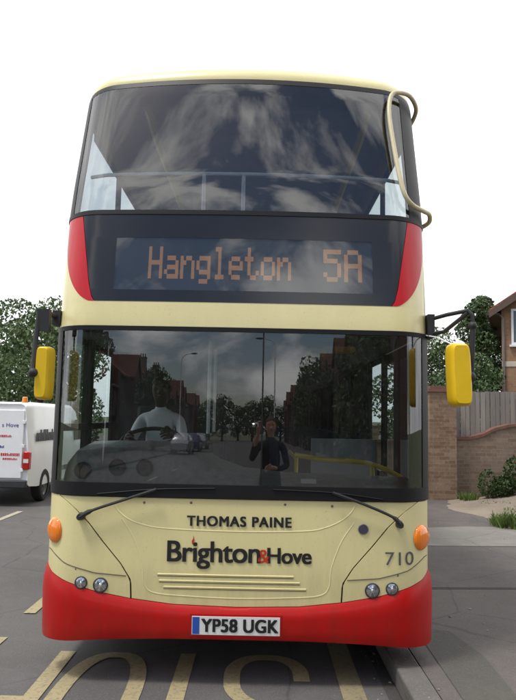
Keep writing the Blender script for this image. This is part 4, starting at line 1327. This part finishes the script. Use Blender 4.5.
def win(parent, x0, x1, z0, z1, y=-.03, ax='y', sgn=1, mull=1, fm=None):
    fr = MB(); t = .07
    def B(a, b_, c, d, y0, y1):
        if ax == 'y': fr.box(a, b_, y0, y1, c, d)
        else: fr.box(y0, y1, a, b_, c, d)
    y0, y1 = (y, y + .06 * sgn)
    B(x0, x1, z0, z0 + t, y0, y1); B(x0, x1, z1 - t, z1, y0, y1); B(x0, x0 + t, z0 + t, z1 - t, y0, y1); B(x1 - t, x1, z0 + t, z1 - t, y0, y1)
    for k in range(mull):
        xm = x0 + (x1 - x0) * (k + 1) / (mull + 1); B(xm - .025, xm + .025, z0 + t, z1 - t, y0, y1)
    B(x0 - .06, x1 + .06, z0 - .07, z0 - .002, y0 - .04 * sgn, y1)
    w_ = fr.build('window', fm or M['white'], parent, smooth=False)
    g = MB(); yg = y + .035 * sgn
    if ax == 'y': g.add([(x0 + t, yg, z0 + t), (x1 - t, yg, z0 + t), (x1 - t, yg, z1 - t), (x0 + t, yg, z1 - t)], [(0, 1, 2, 3)])
    else: g.add([(yg, x0 + t, z0 + t), (yg, x1 - t, z0 + t), (yg, x1 - t, z1 - t), (yg, x0 + t, z1 - t)], [(0, 1, 2, 3)])
    g.build('pane', M['housepane'], w_, smooth=False)
M['housepane'] = simple('dim_window_pane', (.06, .07, .08), .06, spec=.9, var=.4, scale=2)
win(hs, .30, 1.7, 4.15, 5.30, -.06, 'y', 1, 1); win(hs, 3.8, 5.4, 4.0, 5.15, -.06); win(hs, .4, 2.2, 1.0, 2.3, -.06); win(hs, 3.8, 5.4, 1.0, 2.3, -.06)
MB().box(.0, Wd, -.02, .001, 3.45, 3.62).build('string_course', simple('pale_stone_band', (.5, .45, .36), .8), hs, smooth=False)

# ------------------------------------------------------------------ terraces behind the photographer
def terrace_house(wall_m, roof_m, bay=True, fm=None):
    root = empty('terraced_house')
    w, d, ev, rg = 5.0, 8.0, 5.3, 7.6
    MB().prism([(0, 0), (d, 0), (d, ev), (d / 2, rg), (0, ev)], 0, w - .004, ax='x').build('wall', wall_m, root, smooth=False)
    mb = MB()
    for a, b_ in (((-.3, ev - .17), (d / 2, rg + .02)), ((d + .3, ev - .17), (d / 2, rg + .02))):
        mb.add([(0, a[0], a[1]), (w - .004, a[0], a[1]), (w - .004, b_[0], b_[1]), (0, b_[0], b_[1]), (0, a[0], a[1] + .12), (w - .004, a[0], a[1] + .12), (w - .004, b_[0], b_[1] + .12), (0, b_[0], b_[1] + .12)],
               [(0, 1, 2, 3), (7, 6, 5, 4), (0, 4, 5, 1), (2, 6, 7, 3), (1, 5, 6, 2), (0, 3, 7, 4)])
    rf = mb.build('roof', roof_m, root, smooth=False)
    mb = MB(); mb.box(-.35, .35, d / 2 - .5, d / 2 + .6, rg - .8, rg + 1.1); mb.box(-.40, .40, d / 2 - .55, d / 2 + .65, rg + 1.1, rg + 1.2)
    chm = mb.build('chimney', wall_m, rf, smooth=False)
    mb = MB()
    for q in range(3): mb.lathe((0, d / 2 - .3 + q * .35, rg + 1.2), (0, 0, 1), [(0, .11), (.35, .09), (.35, .06)], 10)
    mb.build('chimney_pot', M['coping'], chm)
    if bay:
        mb = MB(); mb.prism([(.5, 0), (2.9, 0), (2.9, 5.3), (1.7, 6.8), (.5, 5.3)], -.9, .02); mb.build('bay', wall_m, root, smooth=False)
        mb = MB()
        for x0 in (.35, 3.05):
            mb.add([(x0, -1.1, 5.13), (1.7, -1.1, 6.84), (1.7, 2.4, 6.84), (x0, 2.4, 5.13), (x0, -1.1, 5.25), (1.7, -1.1, 6.96), (1.7, 2.4, 6.96), (x0, 2.4, 5.25)],
                   [(0, 1, 2, 3), (7, 6, 5, 4), (0, 4, 5, 1), (2, 6, 7, 3), (1, 5, 6, 2), (0, 3, 7, 4)])
        mb.build('bay_roof', roof_m, root, smooth=False)
        win(root, .75, 2.65, .8, 2.3, -.95, mull=2, fm=fm); win(root, .75, 2.65, 3.4, 4.8, -.95, mull=2, fm=fm)
    else:
        MB().prism([(.6, 0), (2.8, 0), (2.5, -.7), (.9, -.7)], 0, 2.7, ax='z').build('bay', wall_m, root, smooth=False)
        MB().box(.5, 2.9, -.8, .0, 2.702, 2.85).build('bay_roof', roof_m, root, smooth=False)
        win(root, 1.0, 2.4, .8, 2.3, -.76, mull=1, fm=fm); win(root, 1.1, 2.3, 3.5, 4.8, -.04, mull=1, fm=fm)
    win(root, 3.4, 4.4, 3.4, 4.7, -.04, fm=fm)
    dr_ = MB().box(3.5, 4.4, -.04, .01, .15, 2.25).build('door', simple('green_door', (.03, .08, .05), .4), root, smooth=False)
    MB().blob((3.6, -.06, 1.2), (.03, .03, .03), 6).build('handle', M['chrome'], dr_)
    return root
fm_d = simple('brown_window_frame', (.12, .10, .09), .6)
h0 = terrace_house(M['brick_terr'], M['tile_d'], True, fm_d)
h1 = terrace_house(simple('grey_render', (.13, .12, .11), .9, var=.25, scale=2), simple('dark_slate', (.05, .05, .06), .7, var=.3, scale=5), False, fm_d)
kinds = [h0, h1]; used = set(); hr = random.Random(3)
def next_house():
    k = hr.choice((0, 0, 1, 1, 0)); o = kinds[k]
    if k in used: o = copy_tree(o)
    used.add(k); o.scale = (1, 1, hr.choice((.9, .97, 1.0, 1.08, 1.16)))
    return o
def put(o, loc, rz, label, group):
    o.location = loc; o.rotation_euler = (0, 0, rz)
    tag(o, label, 'house', group)
for k in range(20):
    o = next_house()
    # right-hand row: fronts face the road (-x); local -y -> world -x needs rotation -90
    put(o, (7.2 + hr.uniform(-.3, .3), -14 - 5 * k + 5, 0), -PI / 2, 'dark terraced house in the reflected row on the bus stop side of the street', 'terraced houses on the bus stop side')
for k in range(18):
    o = next_house()
    put(o, (-13.2 + hr.uniform(-.3, .3), -26 - 5 * k, 0), PI / 2, 'dark terraced house in the reflected row across the road', 'terraced houses across the road')
# lamp posts
def lamp_post():
    root = empty('street_lamp')
    MB().tube([(0, 0, 0), (0, 0, 1.2), (0, 0, 1.25), (0, 0, 7.2)], [.09, .085, .055, .045], 12).build('pole', M['steel'], root)
    MB().tube(catmull([(0, 0, 7.1), (.1, 0, 7.5), (.5, 0, 7.75), (1.1, 0, 7.85)], 5), .03, 8).build('arm', M['steel'], root)
    MB().blob((1.35, 0, 7.85), (.35, .13, .09), 8).build('lamp_head', M['plas_dark'], root)
    return root
l0 = lamp_post()
for i, (x, y, rz, lb) in enumerate(((-7.9, -52, 0, 'street lamp mirrored left of the middle of the windscreen'), (-7.9, -24, 0, 'nearer street lamp across the road behind the photographer'), (1.75, -40, PI, 'street lamp on the bus stop pavement behind the photographer'))):
    o = l0 if i == 0 else copy_tree(l0)
    o.location = (x, y, .1); o.rotation_euler.z = rz; tag(o, lb, 'street lamp', 'street lamps behind the photographer')

# ------------------------------------------------------------------ vehicles
def van(loc):
    root = empty('parked_van', loc); tag(root, 'white van with lettered rear doors parked at the left edge', 'van')
    w, L_, H_ = 1.84, 4.6, 1.86
    # body lofted along its length from rounded cross-sections
    def section(y, hw, z0, z1, tum):
        pts = []
        pts += [(-hw, z0), (-hw, z0 + .5), (-hw + .01, 1.0)]
        r_ = .10
        for t in lin(0, PI / 2, 6):
            pts.append((-(hw - tum) + r_ - r_ * math.cos(t), z1 - r_ + r_ * math.sin(t)))
        pts += [(-x, z) for x, z in pts[::-1]]
        return [(x, y, z) for x, z in pts]
    hw = w / 2
    S = [section(0.03, hw - .05, .42, H_ - .05, .11), section(0.0, hw - .02, .40, H_ - .02, .09), section(.05, hw, .36, H_, .08), section(.5, hw, .32, H_ + .02, .08), section(3.0, hw, .32, H_ + .01, .08), section(3.35, hw, .32, H_ - .08, .09), section(3.85, hw - .01, .32, 1.18, .06), section(4.45, hw - .08, .34, 1.02, .06), section(4.6, hw - .2, .42, .85, .06)]
    mb = MB(); mb.grid(S)
    n = len(S[0]); e = len(mb.v)
    mb.f.append(tuple(range(n))); mb.m.append(0); mb.f.append(tuple(range(e - n, e))); mb.m.append(0)
    mb.build('body', M['white_van'], root, ang=40)
    # rear doors
    for x0, x1 in ((-hw + .13, -.006), (.006, hw - .13)):
        d = MB().box(x0, x1, -.012, .03, .50, H_ - .13).build('rear_door', M['white_van'], root, bevel=.012)
        hx = -.07 if x1 < 0 else .07
        if x0 < 0: MB().box(hx - .03, hx + .03, -.035, -.012, .98, 1.04).build('handle', M['plas_dark'], d, bevel=.006)
    MB().box(-hw + .02, hw - .02, -.07, .06, .33, .47).build('rear_bumper', M['plas_dark'], root, bevel=.02)
    for s in (-1, 1):
        l = MB().box(s * (hw - .115), s * (hw + .004), -.028, .10, .66, .98).build('tail_light', M['redlens'], root, bevel=.015)
        MB().box(s * (hw - .10), s * (hw - .01), -.032, -.028, .78, .85).build('reversing_lens', M['plate'], l, smooth=False)
        for y in (.95, 3.75):
            wh = MB().lathe((s * (hw - .17), y, .31), (s, 0, 0), [(0, .15), (0, .28), (.03, .31), (.16, .31), (.185, .28), (.185, .2)], 28).build('wheel', M['tyre'], root)
            MB().lathe((s * (hw - .02), y, .31), (s, 0, 0), [(.015, .2), (-.01, .16), (.0, .06), (.015, .05), (.018, 0)], 24).build('wheel_trim', M['dull'], wh)
        MB().box(s * (hw + .001), s * (hw + .012), 1.4, 3.3, .50, .60).build('side_moulding', M['plas_dark'], root, bevel=.004)
        MB().box(s * (hw - .012), s * (hw - .004), 3.02, 3.55, 1.10, 1.55).build('cab_window', M['housepane'], root, smooth=False)
    for zz in (.62, 1.05, 1.48):
        for s in (-1, 1): MB().box(s * (hw - .15), s * (hw - .10), -.022, .01, zz, zz + .06).build('hinge', M['white_van'], root, bevel=.004)
    MB().box(-.40, .02, -.026, -.0125, .53, .64).build('number_plate', simple('yellow_plate', (.6, .48, .05), .4), root, bevel=.003)
    MB().lathe((hw - .22, .25, H_), (0, 0, 1), [(0, .06), (.03, .06), (.03, .05), (.10, .045), (.115, .03), (.118, 0)], 18).build('beacon', M['amber'], root)
    def vtext(body, x1, z, h, mat, bold=.01):
        vs, fs = text_mesh(body, 1., bold, 1.05, 'RIGHT')
        xm = max(v[0] for v in vs); zm = max(v[1] for v in vs)
        k = h / .73
        MB().add([(x1 + (v[0] - xm) * k, -.0145, z + v[1] * k) for v in vs], fs).build('lettering', mat, root, smooth=False, recalc=False)
    vtext('s Hove', hw - .22, 1.42, .075, M['vanblue'])
    # illegible small lettering : rows of short marks
    rng = random.Random(5)
    for z, x0, x1, mt, h in ((1.235, -.1, .58, M['vanred'], .04), (1.04, .12, .46, M['vanblue'], .045), (.90, .40, .74, M['vanred'], .05), (.83, .44, .70, M['vanred'], .035), (.90, -.02, .2, M['vanblue'], .05)):
        mb = MB(); x = x0
        while x < x1:
            ww = rng.uniform(.012, .03)
            mb.box(x, min(x + ww, x1), -.0150, -.0125, z, z + h * rng.choice((1, 1, .7)))
            x += ww + .009
        mb.build('small_lettering', mt, root, smooth=False)
    mb = MB(); y = .35                       # side lettering
    while y < 1.6:
        ww = rng.uniform(.05, .09); mb.box(hw - .006, hw + .003, y, y + ww, 1.15, 1.15 + rng.choice((.22, .16, .22))); y += ww + .04
    mb.build('side_lettering', M['plas_dark'], root, smooth=False)
    return root
v = van((-4.93, 8.1, 0)); v.rotation_euler.z = 0

def car(loc, rz, mat, label):
    root = empty('parked_car', loc, rz); tag(root, label, 'car', 'cars parked behind the photographer')
    def section(y, hw, z0, zw, zr):
        p = [(-hw + .06, z0), (-hw, z0 + .2), (-hw, zw - .08), (-hw + .05, zw)]
        if zr > zw + .05: p += [(-hw + .22, zr - .08), (-hw + .34, zr), (-.2, zr + .02)]
        else: p += [(-hw + .15, zw + .01), (-hw + .34, zw + .02), (-.2, zw + .03)]
        return [(x, y, z) for x, z in p + [(-x, z) for x, z in p[::-1]]]
    S = [section(0, .70, .35, .60, 0), section(.15, .82, .22, .80, 0), section(.9, .87, .18, .92, 0), section(1.2, .87, .18, .95, .97), section(1.8, .87, .18, .95, 1.38), section(2.8, .87, .18, .96, 1.43), section(3.5, .86, .2, .97, 1.35), section(3.95, .84, .22, .95, .98), section(4.1, .75, .35, .75, 0)]
    mb = MB(); mb.grid(S); n = len(S[0]); e = len(mb.v)
    mb.f.append(tuple(range(n))); mb.m.append(0); mb.f.append(tuple(range(e - n, e))); mb.m.append(0)
    mb.build('body', mat, root, ang=35)
    MB().add([(-.66, 1.20, .99), (.66, 1.20, .99), (.52, 1.74, 1.36), (-.52, 1.74, 1.36)], [(0, 1, 2, 3)]).build('windscreen', M['housepane'], root, smooth=False)
    for s in (-1, 1):
        MB().add([(s * .845, 1.5, 1.0), (s * .845, 3.5, 1.0), (s * .68, 3.3, 1.32), (s * .68, 1.95, 1.33)], [(0, 1, 2, 3)]).build('side_window', M['housepane'], root, smooth=False)
        MB().blob((s * .62, .10, .66), (.15, .10, .08), 8).build('headlight', M['lamp'], root)
        for y in (.8, 3.3):
            w_ = MB().lathe((s * .70, y, .31), (s, 0, 0), [(0, .15), (0, .28), (.03, .31), (.16, .31), (.18, .28), (.18, .2)], 24).build('wheel', M['tyre'], root)
            MB().lathe((s * .86, y, .31), (s, 0, 0), [(0, .2), (.01, .15), (0, 0)], 20).build('rim', M['chrome'], w_)
    return root
car((-6.4, -46, 0), 0, M['silver'], 'silver parked car across the road, reflected low in the windscreen')
car((-6.4, -54, 0), 0, M['carblue'], 'dark blue parked car farther back across the road, reflected in the windscreen')
car((-6.4, -62, 0), 0, M['silver'], 'silver parked car farthest back across the road, reflected in the windscreen')

# ------------------------------------------------------------------ light, sky
SUN_EL, SUN_AZ = 65, 237          # azimuth clockwise from +y
w = bpy.data.worlds.new('World'); scn.world = w; w.use_nodes = True
nt = w.node_tree; bg = nt.nodes['Background']
sky = nt.nodes.new('ShaderNodeTexSky'); sky.sky_type = 'NISHITA'; sky.sun_disc = False
sky.sun_elevation = R(SUN_EL); sky.sun_rotation = R(SUN_AZ)
bg.inputs[1].default_value = .1
tc = nt.nodes.new('ShaderNodeTexCoord')
sep = nt.nodes.new('ShaderNodeSeparateXYZ'); nt.links.new(tc.outputs['Generated'], sep.inputs[0])
def mth(op, a, b_=None):
    n = nt.nodes.new('ShaderNodeMath'); n.operation = op
    for s, v_ in zip(n.inputs, (a, b_)):
        if v_ is None: continue
        if isinstance(v_, (int, float)): s.default_value = v_
        else: nt.links.new(v_, s)
    return n.outputs[0]
mpc = nt.nodes.new('ShaderNodeMapping'); mpc.inputs['Scale'].default_value = (1.0, 1.0, 1.9); mpc.inputs['Location'].default_value = (.35, 2.2, .4)
nt.links.new(tc.outputs['Generated'], mpc.inputs['Vector'])
nz = nt.nodes.new('ShaderNodeTexNoise'); nz.inputs['Scale'].default_value = 4.2; nz.inputs['Detail'].default_value = 9; nz.inputs['Roughness'].default_value = .56
nz.inputs['Distortion'].default_value = .25
nt.links.new(mpc.outputs[0], nz.inputs['Vector'])
# a bank of cloud fills the sky up the street; it breaks up behind the photographer
bias = nt.nodes.new('ShaderNodeMapRange'); bias.inputs[1].default_value = -.45; bias.inputs[2].default_value = .15; bias.inputs[3].default_value = .0; bias.inputs[4].default_value = .42
nt.links.new(sep.outputs[1], bias.inputs[0])
cov = mth('ADD', nz.outputs['Fac'], bias.outputs[0])
mask = ramp(nt, cov, [(.47, 0.), (.60, 1.)])
cl = mix_col(nt, ramp(nt, nz.outputs['Fac'], [(.35, 0.), (.7, 1.)]), (9.0, 9.2, 9.8), (16.5, 16.3, 16.0))
skyc = mix_col(nt, mask, sky.outputs[0], cl)
nt.links.new(skyc, bg.inputs[0])

sl = bpy.data.lights.new('sun', 'SUN'); sl.energy = 1.9; sl.angle = R(11); sl.color = (1, .96, .90)
so = bpy.data.objects.new('sun', sl); col.objects.link(so)
az = R(SUN_AZ); d = Vector((math.sin(az) * math.cos(R(SUN_EL)), math.cos(az) * math.cos(R(SUN_EL)), math.sin(R(SUN_EL))))
so.rotation_euler = (-d).to_track_quat('-Z', 'Y').to_euler(); so.location = d * 60

# ------------------------------------------------------------------ camera
p_, y_, r_ = R(5.585), R(-.21), R(1.14)
fw = Vector((math.sin(y_) * math.cos(p_), math.cos(y_) * math.cos(p_), math.sin(p_)))
rt = Vector((math.cos(y_), -math.sin(y_), 0)); up = rt.cross(fw)
Rv = rt * math.cos(r_) + up * math.sin(r_); Uv = up * math.cos(r_) - rt * math.sin(r_)
cd = bpy.data.cameras.new('camera'); cam = bpy.data.objects.new('camera', cd); col.objects.link(cam)
mat = Matrix((Rv, Uv, -fw)).transposed().to_4x4(); mat.translation = Vector((.1235, -4.47, 1.68))
cam.matrix_world = mat
cd.sensor_fit = 'VERTICAL'; cd.sensor_height = 24; cd.lens = 689.4 / 700 * 24
cd.clip_start = .03; cd.clip_end = 1500
scn.camera = cam

scn.render.resolution_x, scn.render.resolution_y = 755, 1024
scn.view_settings.view_transform = 'Standard'; scn.view_settings.look = 'None'
scn.view_settings.exposure = .38; scn.view_settings.gamma = 1
scn.view_settings.use_curve_mapping = False
scn.cycles.max_bounces = 10; scn.cycles.transparent_max_bounces = 12
